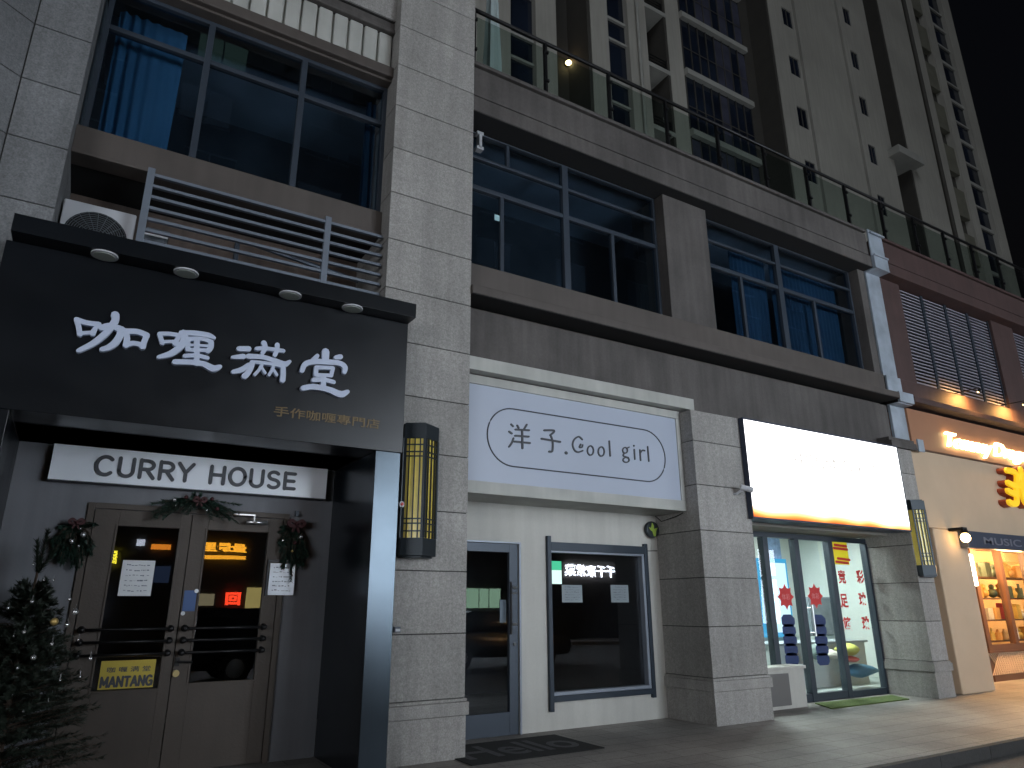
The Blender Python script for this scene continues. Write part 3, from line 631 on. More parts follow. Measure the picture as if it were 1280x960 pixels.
# ---- air conditioner, grille
ac = thing('air_conditioner', (-.34, 7.6, 4.66), 'white outdoor air conditioner unit with round fan behind the black portal cap', 'air conditioner')
to_obj('casing', MB().box(-.68, -.03, 7.56, 7.86, 4.70, 5.44), M_ac, ac, bevel=.015)
mb = MB().disc_y(-.36, 5.075, .285, 7.553, 7.558, 32); to_obj('fan_recess', mb, M_dark, ac)
mb = MB()
for r_ in [.03+.022*k for k in range(12)]:
    mb.tube([(-.36+r_*math.cos(2*math.pi*k/28), 7.545, 5.075+r_*math.sin(2*math.pi*k/28)) for k in range(29)], .0035, 4)
for k in range(20): a = 2*math.pi*k/20; mb.tube([(-.36+.03*math.cos(a), 7.548, 5.075+.03*math.sin(a)), (-.36+.28*math.cos(a+.35), 7.548, 5.075+.28*math.sin(a+.35))], .003, 4)
to_obj('fan_guard', mb, M_acdk, ac)
to_obj('foot', MB().box(-.62, -.56, 7.5, 7.9, 4.61, 4.70), M_acdk, ac); to_obj('foot', MB().box(-.16, -.10, 7.5, 7.9, 4.61, 4.70), M_acdk, ac)
gr = thing('louvre_grille', (1.27, 7.3, 4.64), 'grey horizontal bar grille between the signboard cap and the upstairs window', 'grille')
for xx in (.03, 1.90): to_obj('upright', MB().box(xx-.035, xx+.035, 7.27, 7.33, 4.65, 5.87), M_grille, gr, bevel=.004)
mb = MB()
for k in range(9):
    z = 5.80-.128*k
    for a, b in ((.066, 1.864), (1.936, 2.575)): mb.box(a, b, 7.275, 7.315, z-.016, z+.016)
to_obj('bars', mb, M_grille, gr)
tag(to_obj('pipe', MB().tube([(1.0, 7.7, 4.62), (1.0, 7.7, 5.5), (1.25, 7.75, 5.52), (2.5, 7.9, 5.45)], .03, 8), M_alu), 'grey pipe running behind the bar grille', 'pipe')
st = thing('paper_stack', (.14, 7.46, 4.64), 'untidy stack of white and red boxes beside the air conditioner', 'stack of boxes')
zz = 4.65; hs = [.20, .17, .06, .05, .06, .05, .05]
for i, h in enumerate(hs):
    o_ = q.uniform(-.02, .02); to_obj('carton', MB().box(.06+o_, .28+o_, 7.44+o_, 7.66, zz, zz+h-.006), (M_paper, M_redst, M_acdk)[(0, 0, 1, 0, 2, 0, 2)[i]], st, bevel=.004); zz += h

# ================================================================ WALL LAMPS
def lamp_parts(root, cx, cy, z0, z1, w, yellow_side=False):
    """half-octagon lantern body against a pillar: pointed at the front"""
    def plan(e): return [(cx-w-e, cy), (cx-w-e, cy-.10-e), (cx, cy-.215-e), (cx+w+e, cy-.10-e), (cx+w+e, cy)]
    to_obj('top_cap', MB().prism_z(plan(.0), z1-.185, z1-.02).prism_z(plan(-.03), z1-.019, z1), M_lampmetal, root, bevel=.004)
    to_obj('bottom_cap', MB().prism_z(plan(.0), z0+.02, z0+.205).prism_z(plan(-.03), z0, z0+.019), M_lampmetal, root, bevel=.004)
    g0, g1 = z0+.206, z1-.186
    to_obj('yellow_glass', MB().prism_z(plan(-.018), g0, g1), M_yglass, root)
    mb = MB(); P = plan(-.006)
    def bar(p, q_, za, zb, e=.008):
        p, q_ = Vector(p), Vector(q_); d = (q_-p).normalized(); nrm = Vector((d.y, -d.x))*e
        mb.prism_z([(p.x-nrm.x, p.y-nrm.y), (p.x+nrm.x, p.y+nrm.y), (q_.x+nrm.x, q_.y+nrm.y), (q_.x-nrm.x, q_.y-nrm.y)][::-1], za, zb)
    for a, b in ((P[1], P[2]), (P[2], P[3])):
        A, B = Vector(a), Vector(b)
        for t, h in ((.02, .045), (.25, .013), (.5, .013), (.75, .013), (.98, .045)):
            u0 = max(0, t-h/ .46); u1 = min(1, t+h/.46)
            bar(A.lerp(B, u0), A.lerp(B, u1), g0, g1)
        for z in (g0+.07, g0+.15, g0+.20, g1-.07, g1-.15, g1-.20):
            for u0, u1 in ((.05, .23), (.27, .48), (.52, .73), (.77, .95)): bar(A.lerp(B, u0), A.lerp(B, u1), z-.007, z+.007, .006)
    to_obj('lattice', mb, M_lampmetal, root)
    sp_ = MB()
    if not yellow_side: sp_.box(P[0][0]-.012, P[0][0]+.01, cy-.098, cy, g0, g1)
    to_obj('side_panel', sp_.box(P[3][0]-.01, P[3][0]+.012, cy-.098, cy, g0, g1), M_lampmetal, root)
w1 = thing('wall_lantern', (3.09, 7.14, 2.0), 'unlit yellow glass wall lantern on the granite pillar beside the black portal', 'wall lamp')
lamp_parts(w1, 3.085, 7.145, 1.99, 3.46, .21)
w2 = thing('wall_lantern', (12.82, 7.14, 2.0), 'unlit yellow glass wall lantern on the pillar right of the bright lightbox', 'wall lamp')
lamp_parts(w2, 12.84, 7.145, 1.95, 3.30, .22, True)
x0, z1 = at(618, 268, 7.645); x1, z0 = at(627, 278, 7.645)
tag(to_obj('window_sticker', MB().box(x0, x1, 7.636, 7.642, z0, z1), mat('pale_sticker', (.40, .62, .66), .5)), 'small pale square sticker on the upstairs window next to the granite pillar', 'sticker')
x, z = at(600, 178, 7.55)
tag(to_obj('white_reflection', MB().box(x-.035, x+.01, 7.5, 7.598, z-.13, z+.13).box(x-.07, x+.035, 7.5, 7.598, z+.10, z+.15).box(x-.07, x+.035, 7.5, 7.598, z-.15, z-.10), M_ac, bevel=.004), 'small white shape standing for a reflection at the top of the upstairs window beside the granite pillar', 'bracket')  # solid white shape imitating a reflection in the window
x, z = at(503, 630, 6.98)
al = thing('alarm_button', (x, 7.0, z), 'small red and white round button at the left edge of the nearer lantern', 'button')
to_obj('ring', MB().disc_y(x, z, .032, 6.99, 7.14, 20), M_ac, al); to_obj('red_centre', MB().disc_y(x, z, .018, 6.982, 6.989, 16), M_redst, al)
x, z = at(496, 786, 7.1)
pk = thing('key_box', (x, 7.12, z), 'tiny padlock box on the pillar joint beside the black column', 'lock')
to_obj('lock_body', MB().box(x-.03, x+.035, 7.08, 7.14, z-.035, z+.02), M_letter_side, pk, bevel=.004); to_obj('lock_face', MB().box(x-.022, x+.028, 7.074, 7.079, z-.025, z+.0), M_paper, pk)

# ================================================================ WHITE SHOP
ws = thing('white_shopfront', (5.6, 8.05, 0), 'plain white painted shop wall with a dark glass door and window', 'shopfront')
dz = 2.285
to_obj('wall', MB().box(3.73, 4.05, 8.05, 8.2, 0, 2.95).box(4.97, 5.44, 8.05, 8.2, 0, 2.95).box(5.44, 7.16, 8.05, 8.2, 0, .34).box(5.44, 7.16, 8.05, 8.2, 2.32, 2.95).box(7.16, 7.42, 8.05, 8.2, 0, 2.95).box(4.05, 4.97, 8.05, 8.2, dz, 2.95), M_white, ws)
to_obj('door_trim', MB().box(4.05, 4.965, 8.03, 8.05, dz, dz+.02).box(4.965, 4.99, 8.03, 8.05, 0, dz+.02), M_alu_lt, ws)
mb = MB().box(4.06, 4.13, 8.06, 8.12, .0, dz-.003).box(4.83, 4.96, 8.06, 8.12, 0, dz-.003).box(4.13, 4.83, 8.06, 8.12, 2.17, dz-.003).box(4.13, 4.83, 8.06, 8.12, 0, .26)
gd = to_obj('glass_door', mb, M_alu, ws, bevel=.004)
to_obj('pane', MB().box(4.13, 4.83, 8.085, 8.092, .26, 2.17), M_glass, gd)
hx, h1 = at(650, 745, 7.97); _, h0 = at(650, 806, 7.97)
to_obj('pull_handle', MB().tube([(4.80, 7.97, 1.16), (4.80, 7.97, 1.80)], .016, 10).tube([(4.80, 7.97, 1.70), (4.86, 8.06, 1.70)], .012).tube([(4.80, 7.97, 1.24), (4.86, 8.06, 1.24)], .012), M_iron, gd)
to_obj('hinge', MB().tube([(4.87, 8.05, 1.73), (4.93, 8.05, 1.73)], .018).tube([(4.87, 8.05, 1.66), (4.93, 8.05, 1.66)], .012).tube([(4.87, 8.05, 1.28), (4.93, 8.05, 1.28)], .018).tube([(4.88, 8.05, 1.04), (4.91, 8.05, 1.04)], .02), M_steel, gd)
wf = to_obj('window', MB().box(5.40, 5.46, 8.0, 8.13, .22, 2.41).box(7.12, 7.18, 8.0, 8.13, .28, 2.37).box(5.46, 7.12, 8.0, 8.13, .33, .40).box(5.46, 7.12, 8.0, 8.13, 2.22, 2.33), M_alu_dk, ws, bevel=.004)
to_obj('window_inner_trim', MB().box(5.462, 7.118, 8.02, 8.12, .401, .445).box(5.462, 7.118, 8.02, 8.12, 2.19, 2.219).box(7.075, 7.118, 8.02, 8.12, .446, 2.189), M_alu_lt, wf, bevel=.004)
to_obj('pane', MB().box(5.46, 7.12, 8.10, 8.107, .40, 2.22), M_glass, wf)
sheet('window_note', (702, 731, 728, 753), 8.096, mat('grey_paper', (.22, .26, .28), .5), 'pale note in the left half of the white shop window', 'notice')
sheet('window_note', (763, 731, 786, 753), 8.096, MATS['grey_paper'], 'pale note in the right half of the white shop window', 'notice')
x0, z1 = at(684, 701, 8.096); x1, z0 = at(702, 730, 8.096)
gs = thing('glowing_card', (x0, 8.096, z0), 'small lit card with a green top and white bottom at the window edge', 'card')
to_obj('white_half', MB().box(5.462, x1, 8.09, 8.097, z0, z0+(z1-z0)*.6), glow('card_white', (.75, 1, .95), 1.1), gs)
to_obj('green_half', MB().box(5.462, x1, 8.09, 8.097, z0+(z1-z0)*.6+.001, z1), glow('card_green', (.10, .75, .42), .8), gs)
tag(to_obj('door_sticker', MB().box(4.70, 4.79, 8.08, 8.084, 1.30, 1.58), mat('grey_blue_sticker', (.10, .14, .18), .5)), 'small grey blue vertical sticker inside the glass door beside its pull handle', 'sticker')
bx = thing('sign_box', (5.6, 7.5, 2.79), 'cream framed sign box with a pale blue panel reading Cool girl', 'sign')
fy = 7.38
mb = MB().box(3.73, 7.415, fy, fy+.05, 2.795, 2.945).box(3.73, 7.415, fy, fy+.05, 4.17, 4.285).box(7.335, 7.415, fy, fy+.05, 2.947, 4.168).box(3.73, 7.415, fy+.052, 8.04, 2.795, 2.86)
to_obj('frame', mb, M_cream, bx, bevel=.005)
to_obj('cap', MB().box(3.73, 7.60, 7.24, 7.396, 4.30, 4.475), M_cream, bx, bevel=.006)
to_obj('panel', MB().box(3.73, 7.333, fy+.015, fy+.05, 2.947, 4.168), M_panel, bx)
py_ = fy+.0145
def pt(px, py): return at(px, py, py_)
xa, xb = pt(609, 540)[0], pt(831, 570)[0]; zc = (pt(720,518)[1]+pt(720,593)[1])/2
zt, zb2 = pt(720, 523)[1], pt(720, 592)[1]
ztop = pt(640,511)[1]; zbot = pt(640,583)[1]; rr = (ztop-zbot)/2; zc = (ztop+zbot)/2
mb = MB(); P = []
for k in range(25): a = math.pi/2+math.pi*k/24; P.append((xa+rr+rr*math.cos(a), py_-.003, zc+rr*math.sin(a)))
for k in range(25): a = -math.pi/2+math.pi*k/24; P.append((xb-rr+rr*math.cos(a), py_-.003, zc+rr*math.sin(a)))
P.append(P[0]); mb.tube(P, .009, 6); to_obj('oval_line', mb, M_ink, bx)
def brush(name, segs, Yp, w, m, root, depth=.012):
    mb = MB()
    for i, s in enumerate(segs): mb.ribbon([at(u, v, Yp) for u, v in s], w, Yp-depth-.0007*i, Yp-.0002)
    return to_obj(name, mb, m, root)
def z7(l): return [[(560+u/4, 430+v/4) for u, v in s] for s in l]
brush('character', z7([[(314,402),(324,412)], [(304,438),(318,448)], [(304,514),(318,494),(326,472)], [(345,408),(352,420)], [(392,404),(380,424)], [(336,428),(404,432)], [(334,459),(402,464)], [(330,488),(408,496)], [(369,430),(371,522)]]), py_, .024, M_ink, bx)
brush('character', z7([[(480,432),(530,434),(510,456)], [(466,474),(560,490)], [(512,458),(522,490),(520,535),(504,538)]]), py_, .026, M_ink, bx)
brush('full_stop', z7([[(588,544),(591,546)]]), py_, .04, M_ink, bx)
brush('letter_c', z7([[(672,505),(668,516),(656,516),(662,502)], [(670,478),(652,464),(630,478),(622,505),(632,532),(650,541),(672,534)]]), py_, .022, M_ink, bx)
def oval(cx, cz, a, b, n=14): return [(cx+a*math.cos(2*math.pi*k/n), cz+b*math.sin(2*math.pi*k/n)) for k in range(n+1)]
brush('letter_o', z7([oval(711, 533, 15, 23)]), py_, .02, M_ink, bx); brush('letter_o', z7([oval(765, 538, 15, 23)]), py_, .02, M_ink, bx)
brush('letter_l', z7([[(805,486),(810,560)]]), py_, .022, M_ink, bx)
brush('letter_g', z7([oval(884, 532, 12, 14), [(896,520),(904,516)], [(878,548),(876,560),(900,568)], oval(889, 580, 15, 12)]), py_, .018, M_ink, bx)
brush('letter_i', z7([[(930,528),(933,576)], [(928,508),(929,510)]]), py_, .021, M_ink, bx)
brush('letter_r', z7([[(958,530),(962,582)], [(960,545),(970,532),(982,534)]]), py_, .021, M_ink, bx)
brush('letter_l', z7([[(997,514),(1003,586)]]), py_, .022, M_ink, bx)
# round green plaque, cable
x, z = at(816, 662, 7.98)
pq = thing('round_plaque', (x, 8.0, z), 'round dark plaque with a yellow green leaf shape above the window corner', 'plaque')
to_obj('disc', MB().disc_y(x, z, .125, 7.97, 8.045, 28), M_lampmetal, pq, bevel=.02)
to_obj('leaf_shape', MB().prism_y([(x-.02, z+.1), (x-.045, z+.02), (x-.085, z+.03), (x-.06, z-.01), (x-.02, z-.03), (x, z-.1), (x+.035, z-.1), (x+.05, z-.02), (x+.085, z+.03), (x+.04, z+.02), (x+.01, z+.0), (x+.01, z+.06)][::-1], 7.962, 7.969), M_greenpl, pq)
tag(to_obj('cable', MB().tube([(7.37, 8.0, 2.79), (7.395, 7.9, 2.70), (7.40, 7.6, 2.74), (7.41, 7.45, 2.78)], .007, 6).tube([(7.17, 8.04, 2.27), (7.40, 8.04, 2.28)], .006, 6), M_iron), 'thin dark cable at the corner of the white wall and the pillar', 'cable')
# mats
dm = thing('doormat', (4.5, 7.25, .004), 'dark doormat with grey hello lettering before the glass door', 'doormat')
to_obj('mat_base', MB().box(3.62, 5.28, 6.78, 7.76, .003, .012), M_mat, dm)
tm = text_mb('Hello', 3.72, 5.18, 0, .62, 0, .001, bold=.012)
tm.v = [(v[0], 6.98+v[2], .0128-v[1]) for v in tm.v]; to_obj('hello_lettering', tm, M_matgrey, dm)
tag(to_obj('green_mat', MB().prism_z([(10.05, 7.35), (12.1, 7.35), (12.35, 7.8), (10.35, 7.85)], .003, .016), M_green), 'flat green mat on the pavement before the lottery doors', 'mat')

# ================================================================ LOTTERY SHOP
lb = thing('lightbox_sign', (10.5, 7.1, 2.75), 'blazing white lightbox sign with an orange lower edge over the glass doors', 'sign')
to_obj('box', MB().box(8.42, 12.50, 7.05, 7.10, 2.72, 2.745).box(8.42, 12.50, 7.05, 7.10, 4.235, 4.26).box(8.42, 8.435, 7.05, 7.10, 2.745, 4.235).box(12.485, 12.50, 7.05, 7.10, 2.745, 4.235).box(8.42, 12.50, 7.101, 7.14, 2.72, 4.26).box(8.52, 12.48, 7.141, 7.38, 2.72, 4.26), M_navy, lb)
to_obj('lit_face', MB().box(8.436, 12.484, 7.06, 7.099, 2.746, 4.234), M_lightbox, lb)
to_obj('faint_writing', text_mb('中国体育彩票', 9.55, 11.9, 3.62, 3.86, 7.0595, .003), glow('washed_out_print', (.94, .90, .86), .86), lb)
lf = thing('lottery_shopfront', (10.6, 8.05, 0), 'glass lottery shopfront with dark frames and red and blue stickers', 'shopfront')
to_obj('lintel', MB().box(8.5, 12.5, 7.5, 8.2, 2.69, 2.78), M_soffit, lf)
mb = MB().box(8.52, 12.615, 8.02, 8.12, 2.59, 2.675)
for xx, z0 in ((9.80, .58), (10.60, .0), (11.53, .0), (12.63, .0)): mb.box(xx-.06, xx+.06, 8.01, 8.13, z0, 2.589)
mb.box(9.86, 10.54, 8.02, 8.12, 0, .12).box(10.66, 11.47, 8.02, 8.12, 0, .12).box(11.59, 12.57, 8.02, 8.12, 0, .10)
to_obj('frame', mb, M_alu_dk, lf, bevel=.004)
for a, b, z0 in ((8.55, 9.74, .6), (9.86, 10.54, .12), (10.66, 11.47, .12), (11.59, 12.57, .1)): to_obj('pane', MB().box(a, b, 8.06, 8.067, z0, 2.59), M_glass_clear, lf)
to_obj('door_handle', MB().tube([(10.72, 7.95, 1.0), (10.72, 7.95, 1.5)], .016).tube([(10.72, 7.95, 1.45), (10.72, 8.05, 1.45)], .012).tube([(10.72, 7.95, 1.05), (10.72, 8.05, 1.05)], .012), M_steel, lf)
to_obj('low_wall', MB().box(8.5, 10.0, 7.72, 8.0, 0, .55).box(8.5, 10.03, 7.69, 8.0, .553, .60), M_white, lf, bevel=.005)
to_obj('vent_panel', MB().box(9.0, 9.62, 7.705, 7.719, .05, .50), mat('grey_vent_panel', (.16, .155, .15), .6), lf, bevel=.003)
# side stone return of the right pillar is part of the pillar; interior fittings
def interior_box(name, x0, x1, y0, y1, z0, z1, m, label, cat): return tag(to_obj(name, MB().box(x0, x1, y0, y1, z0, z1), m, bevel=.01), label, cat)
sc_ = thing('display_screen', (13.5, 11.5, 1.0), 'big bright white blue screen on the wall behind the left lottery panes', 'screen')
a, zt = at(951, 703, 11.5); b, zb = at(990, 790, 11.5)
to_obj('screen_frame', MB().box(a-.08, b+.08, 11.49, 11.58, zb-.1, zt+.1), glow('cyan_rim', (.08, .48, .85), 1.0), sc_)
to_obj('screen_face', MB().box(a, b, 11.47, 11.488, zb, zt), glow('screen_white', (.62, .88, 1), 1.5), sc_)
nb = thing('notice_board', (15, 11.5, 1.2), 'grey notice board seen through the right lottery panes', 'notice board')
a, zt = at(1010, 748, 10.6); b, zb = at(1056, 792, 10.6)
to_obj('board', MB().box(a, b, 10.6, 10.66, zb, zt), mat('grey_board', (.16, .19, .22), .7, stains=.2, stain_scale=4), nb); to_obj('board_rim', MB().box(a-.03, b+.03, 10.661, 10.69, zb-.03, zt+.03), M_alu_lt, nb)
tag(to_obj('wall_chart', MB().box(*[at(958, 680, 11.55)[0], at(975, 680, 11.55)[0]], 11.55, 11.57, 2.5, 3.1), mat('blue_chart', (.25, .35, .55), .7, stains=.3, stain_scale=9)), 'pale blue chart high on the back wall of the lottery shop', 'chart')
tag(to_obj('wall_chart', MB().box(at(1003, 720, 11.55)[0], at(1024, 720, 11.55)[0], 11.55, 11.57, 1.9, 3.1), MATS['blue_chart']), 'tall grey blue chart behind the middle lottery pane', 'chart')
ct = thing('shop_counter', (12.8, 9.4, 0), 'low white counter inside the lottery shop below the stickers', 'counter')
to_obj('counter_body', MB().box(11.2, 13.9, 9.2, 9.8, 0, .78), mat('counter_white', (.55, .6, .6), .5), ct, bevel=.01); to_obj('counter_top', MB().box(11.15, 13.95, 9.15, 9.85, .781, .82), mat('counter_top', (.3, .34, .36), .4), ct, bevel=.005)
for i, (px, py, w, h, c, lab) in enumerate(((1078, 838, .9, .22, (.04, .16, .28), 'dark blue bag on the lottery shop floor behind the right pane'), (1060, 812, .5, .2, (.5, .5, .10), 'yellow green parcel lying behind the right lottery pane'),
        (1062, 824, .3, .1, (.65, .12, .10), 'red packet below the yellow parcel behind the right lottery pane'), (1040, 818, .3, .16, (.7, .66, .55), 'cream paper bag on the floor behind the middle lottery door'), (1022, 815, .35, .25, (.2, .28, .26), 'dark green bin behind the middle lottery door'))):
    x, z = at(px, py, 8.7); g_ = random.Random(i); mb = MB(); n = 10
    mb.sphere((x, 8.72, max(z, h*.5)), .5, 12, 8); mb.v = [((v[0]-x)*w*(1+.15*math.sin(9*v[2]+i))+x, (v[1]-8.72)*.4+8.72, (v[2]-max(z, h*.5))*h*(1+.2*math.sin(7*v[0]))+max(z, h*.5)) for v in mb.v]
    tag(to_obj('bag' if i != 4 else 'bin', mb, mat('goods_%s' % 'abcde'[i], c, .6), smooth=True), lab, 'bag' if i != 4 else 'bin')
yp2 = thing('yellow_poster', (12, 8.04, 2.2), 'yellow poster with red print at the top of the right lottery pane', 'poster')
x0, zt = at(1039, 676, 8.05); x1, zb = at(1062, 706, 8.05)
to_obj('poster_sheet', MB().box(x0, x1, 8.048, 8.056, zb, zt), mat('poster_yellow', (.85, .72, .02), .5, emit=(1, .85, .05), es=.12), yp2)
brush('red_print', [[(1043,681),(1058,683)], [(1042,685),(1059,687)], [(1047,698),(1062,700)], [(1045,702),(1060,704)]], 8.047, .045, M_redst, yp2, depth=.002)
for i, (ch, px, py) in enumerate((('竞', 1054, 721), ('彩', 1077, 721), ('足', 1057, 751), ('球', 1080, 749), ('篮', 1061, 780), ('球', 1084, 779))):
    x, z = at(px, py, 8.05); to_obj('red_character', text_mb(ch, x-.145, x+.075, z-.12, z+.12, 8.056, .003, bold=.03), M_redst, lf)
for i, (px, py, lab) in enumerate(((982, 746, 'red flower sticker on the left lottery door pane'), (1019, 745, 'red flower sticker with an orange edge on the middle lottery door pane'))):
    x, z = at(px, py, 8.05); s = thing('flower_sticker', (x, 8.05, z), lab, 'sticker'); P = []
    for k in range(24): a = 2*math.pi*k/24; r_ = .17*(1+.22*math.cos(8*a)); P.append((x+r_*math.cos(a), z+r_*math.sin(a)))
    to_obj('petals', MB().prism_y(P, 8.046, 8.05), M_redst, s)
    to_obj('print', text_mb('体彩', x-.10, x+.10, z-.05, z+.05, 8.0455, .002), M_pinkst, s)
for i, (px, lab) in enumerate(((985, 'blue label chain sticker on the left lottery door pane'), (1024, 'blue label chain sticker on the middle lottery door pane'))):
    s = thing('label_chain', (at(px, 800, 8.05)[0], 8.05, 1.0), lab, 'sticker')
    for k in range(5):
        x, z = at(px+k*1.2, 776+k*12.0, 8.05); to_obj('blue_label', MB().prism_y([(x-.16, z-.05), (x-.10, z-.095), (x+.12, z-.095), (x+.17, z-.04), (x+.17, z+.04), (x+.08, z+.10), (x-.10, z+.10), (x-.16, z+.05)], 8.046, 8.05), M_blueblob, s, bevel=.002)
# ceiling lamps of the lottery shop
for i, (xx, yy, lab) in enumerate(((10.2, 9.6, 'ceiling panel lamp over the left half of the lottery shop'), (13.0, 9.8, 'ceiling panel lamp over the right half of the lottery shop'))):
    t_ = thing('ceiling_lamp', (xx, yy, 3.18), lab, 'lamp'); to_obj('lamp_frame', MB().box(xx-.62, xx+.62, yy-.32, yy+.32, 3.17, 3.199), M_alu_lt, t_); to_obj('diffuser', MB().box(xx-.58, xx+.58, yy-.28, yy+.28, 3.16, 3.169), glow('panel_lamp', (.88, 1, .98), 85), t_)
cam_ = thing('security_camera', (8.45, 7.0, 3.1), 'small white security camera on the pillar at the left end of the lightbox', 'security camera')
x, z = at(936, 611, 6.95)
to_obj('camera_body', MB().tube([(x-.09, 7.02, z+.03), (x+.05, 6.92, z-.02)], .042, 12), M_ac, cam_, bevel=.004); to_obj('camera_arm', MB().tube([(x-.05, 7.0, z), (x-.1, 7.1, z-.06), (x-.1, 7.148, z-.06)], .018, 8), M_ac, cam_)

# ================================================================ RED CAFE BUILDING
cf = thing('red_cafe_building', (16, 7.5, 0), 'red brown building with grey louvres above a warmly lit cafe front', 'building')
cp = lambda n, mb, m, **k: to_obj(n, mb, m, cf, **k)
parapet(13.5, 26, M_red, cf); ledge(13.5, 26, M_red, M_red, cf, 'ledge')
cp('fascia', MB().box(13.5, 26, 7.30, 7.75, 4.36, 5.19), M_cafefascia)
cp('fascia_lip', MB().box(13.5, 26, 7.19, 7.75, 4.328, 4.357), M_wood)
cp('cream_wall', MB().box(13.24, 26, 7.22, 7.7, 2.86, 4.325), M_cafecream)
cp('cream_column', MB().box(13.50, 14.62, 7.22, 8.35, 0, 2.857), M_cafecream, bevel=.02)
cp('recessed_wall', MB().box(13.13, 13.498, 7.70, 8.35, 0, 2.857), M_cafecream)
for a, b in ((13.5, 14.3), (18.15, 19.2), (23.2, 26)): cp('pilaster', MB().box(a, b, 7.42, 8.2, 5.82, 8.10), M_red)
for a, b in ((14.3, 18.15), (19.2, 23.2)):
    mb = MB(); z = 5.84
    while z < 8.08: mb.profile_x([(7.50, z), (7.50, z+.03), (7.60, z+.062), (7.60, z+.05)][::-1], a, b); z += .078
    l = cp('louvre', mb, M_louvre)
    mb = MB(); n = 4
    for k in range(n+1): xx = a+(b-a)*k/n; mb.box(xx-.045, xx+.045, 7.478, 7.498, 5.82, 8.09)
    to_obj('louvre_mullions', mb, M_alu_dk, l); to_obj('louvre_backing', MB().box(a, b, 7.62, 7.66, 5.82, 8.1), M_dark, l)
cp('core', MB().box(13.5, 26, 9.4, 16, 4.62, 8.86).box(13.51, 26, 7.76, 9.4, 4.62, 5.8).box(13.51, 26, 7.76, 9.4, 8.2, 8.86).box(15.4, 26, 8.35, 12, 2.9, 4.6), M_interior)
cp('terrace_floor', MB().box(13.5, 40, 7.76, 16.4, 8.87, 8.93), M_granite)
# cafe opening
cp('jamb_panel', MB().box(14.63, 16.25, 8.06, 8.14, 0, 2.855), M_woodlt)
cp('header_beam', MB().box(14.33, 26, 7.05, 7.21, 2.52, 2.83), M_navy, bevel=.006)
cp('canopy_soffit', MB().box(14.63, 26, 7.215, 8.05, 2.76, 2.83), M_woodlt)
xw = 16.3
fr_ = MB().box(16.25, 26, 8.0, 8.1, .58, .70).box(16.25, 26, 8.0, 8.1, 2.62, 2.75)
while xw < 25.5: fr_.box(xw-.07, xw+.07, 7.99, 8.11, .70, 2.62); xw += 1.15
wfr = cp('cafe_window', fr_, M_wood)
to_obj('pane', MB().box(16.3, 25.9, 8.05, 8.056, .7, 2.62), M_glass_clear, wfr)
mb = MB(); xx = 16.25
while xx < 26: mb.prism_y([(xx, .12), (xx+.02, .12), (xx+.44, .54), (xx+.42, .54)], 8.02, 8.035).prism_y([(xx+.42, .12), (xx+.44, .12), (xx+.02, .54), (xx, .54)], 8.036, 8.05); xx += .075
lat = cp('lattice_skirt', mb, M_cafecream); to_obj('skirt_backing', MB().box(16.25, 26, 8.06, 8.1, 0, .578), M_wood, lat); to_obj('skirt_rail', MB().box(16.25, 26, 8.0, 8.06, .0, .115).box(16.25, 26, 8.0, 8.06, .545, .578), M_wood, lat)
cp('cafe_room', MB().box(15.4, 26, 10.2, 10.3, 0, 2.9).box(26, 26.1, 8.1, 10.3, 0, 2.9).box(15.35, 15.4, 8.15, 10.3, 0, 2.9), M_woodlt)
shelf = thing('display_shelf', (18, 8.5, 0), 'dark wooden shelves of colourful goods inside the cafe window', 'shelf')
for z in (.72, 1.15, 1.6, 2.05): to_obj('shelf_board', MB().box(16.3, 22, 8.25, 8.7, z, z+.03), M_wood, shelf)
g_ = random.Random(5); cols = [(.6, .08, .08), (.7, .6, .45), (.75, .40, .12), (.75, .72, .68), (.5, .25, .05), (.08, .1, .06), (.7, .45, .1), (.55, .2, .25)]
cm = [mat('goods_tone_' + 'abcdefgh'[i], c, .5, stains=.15, stain_scale=6) for i, c in enumerate(cols)]
proto = {}
names = {0: 'bottle', 1: 'box', 2: 'doll'}
for z in (.75, 1.18, 1.63, 2.08):
    xx = 16.38
    while xx < 20.6:
        kind = g_.randrange(3); h = .2+.14*g_.random(); w = .07+.05*g_.random(); mb = MB()
        if kind == 0: mb.tube([(xx, 8.4, z), (xx, 8.4, z+h*.6), (xx, 8.4, z+h*.7)], w*.7, 10).tube([(xx, 8.4, z+h*.7), (xx, 8.4, z+h)], w*.28, 8)
        elif kind == 1: mb.box(xx-w, xx+w, 8.32, 8.46, z, z+h)
        else: mb.sphere((xx, 8.4, z+h*.35), h*.33, 10, 7, 1.05).sphere((xx, 8.4, z+h*.8), h*.2, 10, 7)
        tag(to_obj(names[kind], mb, cm[g_.randrange(8)], smooth=(kind == 2)), {0: 'coloured bottle standing on the shelves in the cafe window', 1: 'upright coloured box on the shelves in the cafe window', 2: 'round coloured ornament on the shelves in the cafe window'}[kind], {0: 'bottle', 1: 'box', 2: 'ornament'}[kind], {0: 'bottles in the cafe window', 1: 'boxes in the cafe window', 2: 'ornaments in the cafe window'}[kind])
        xx += .24+.16*g_.random()
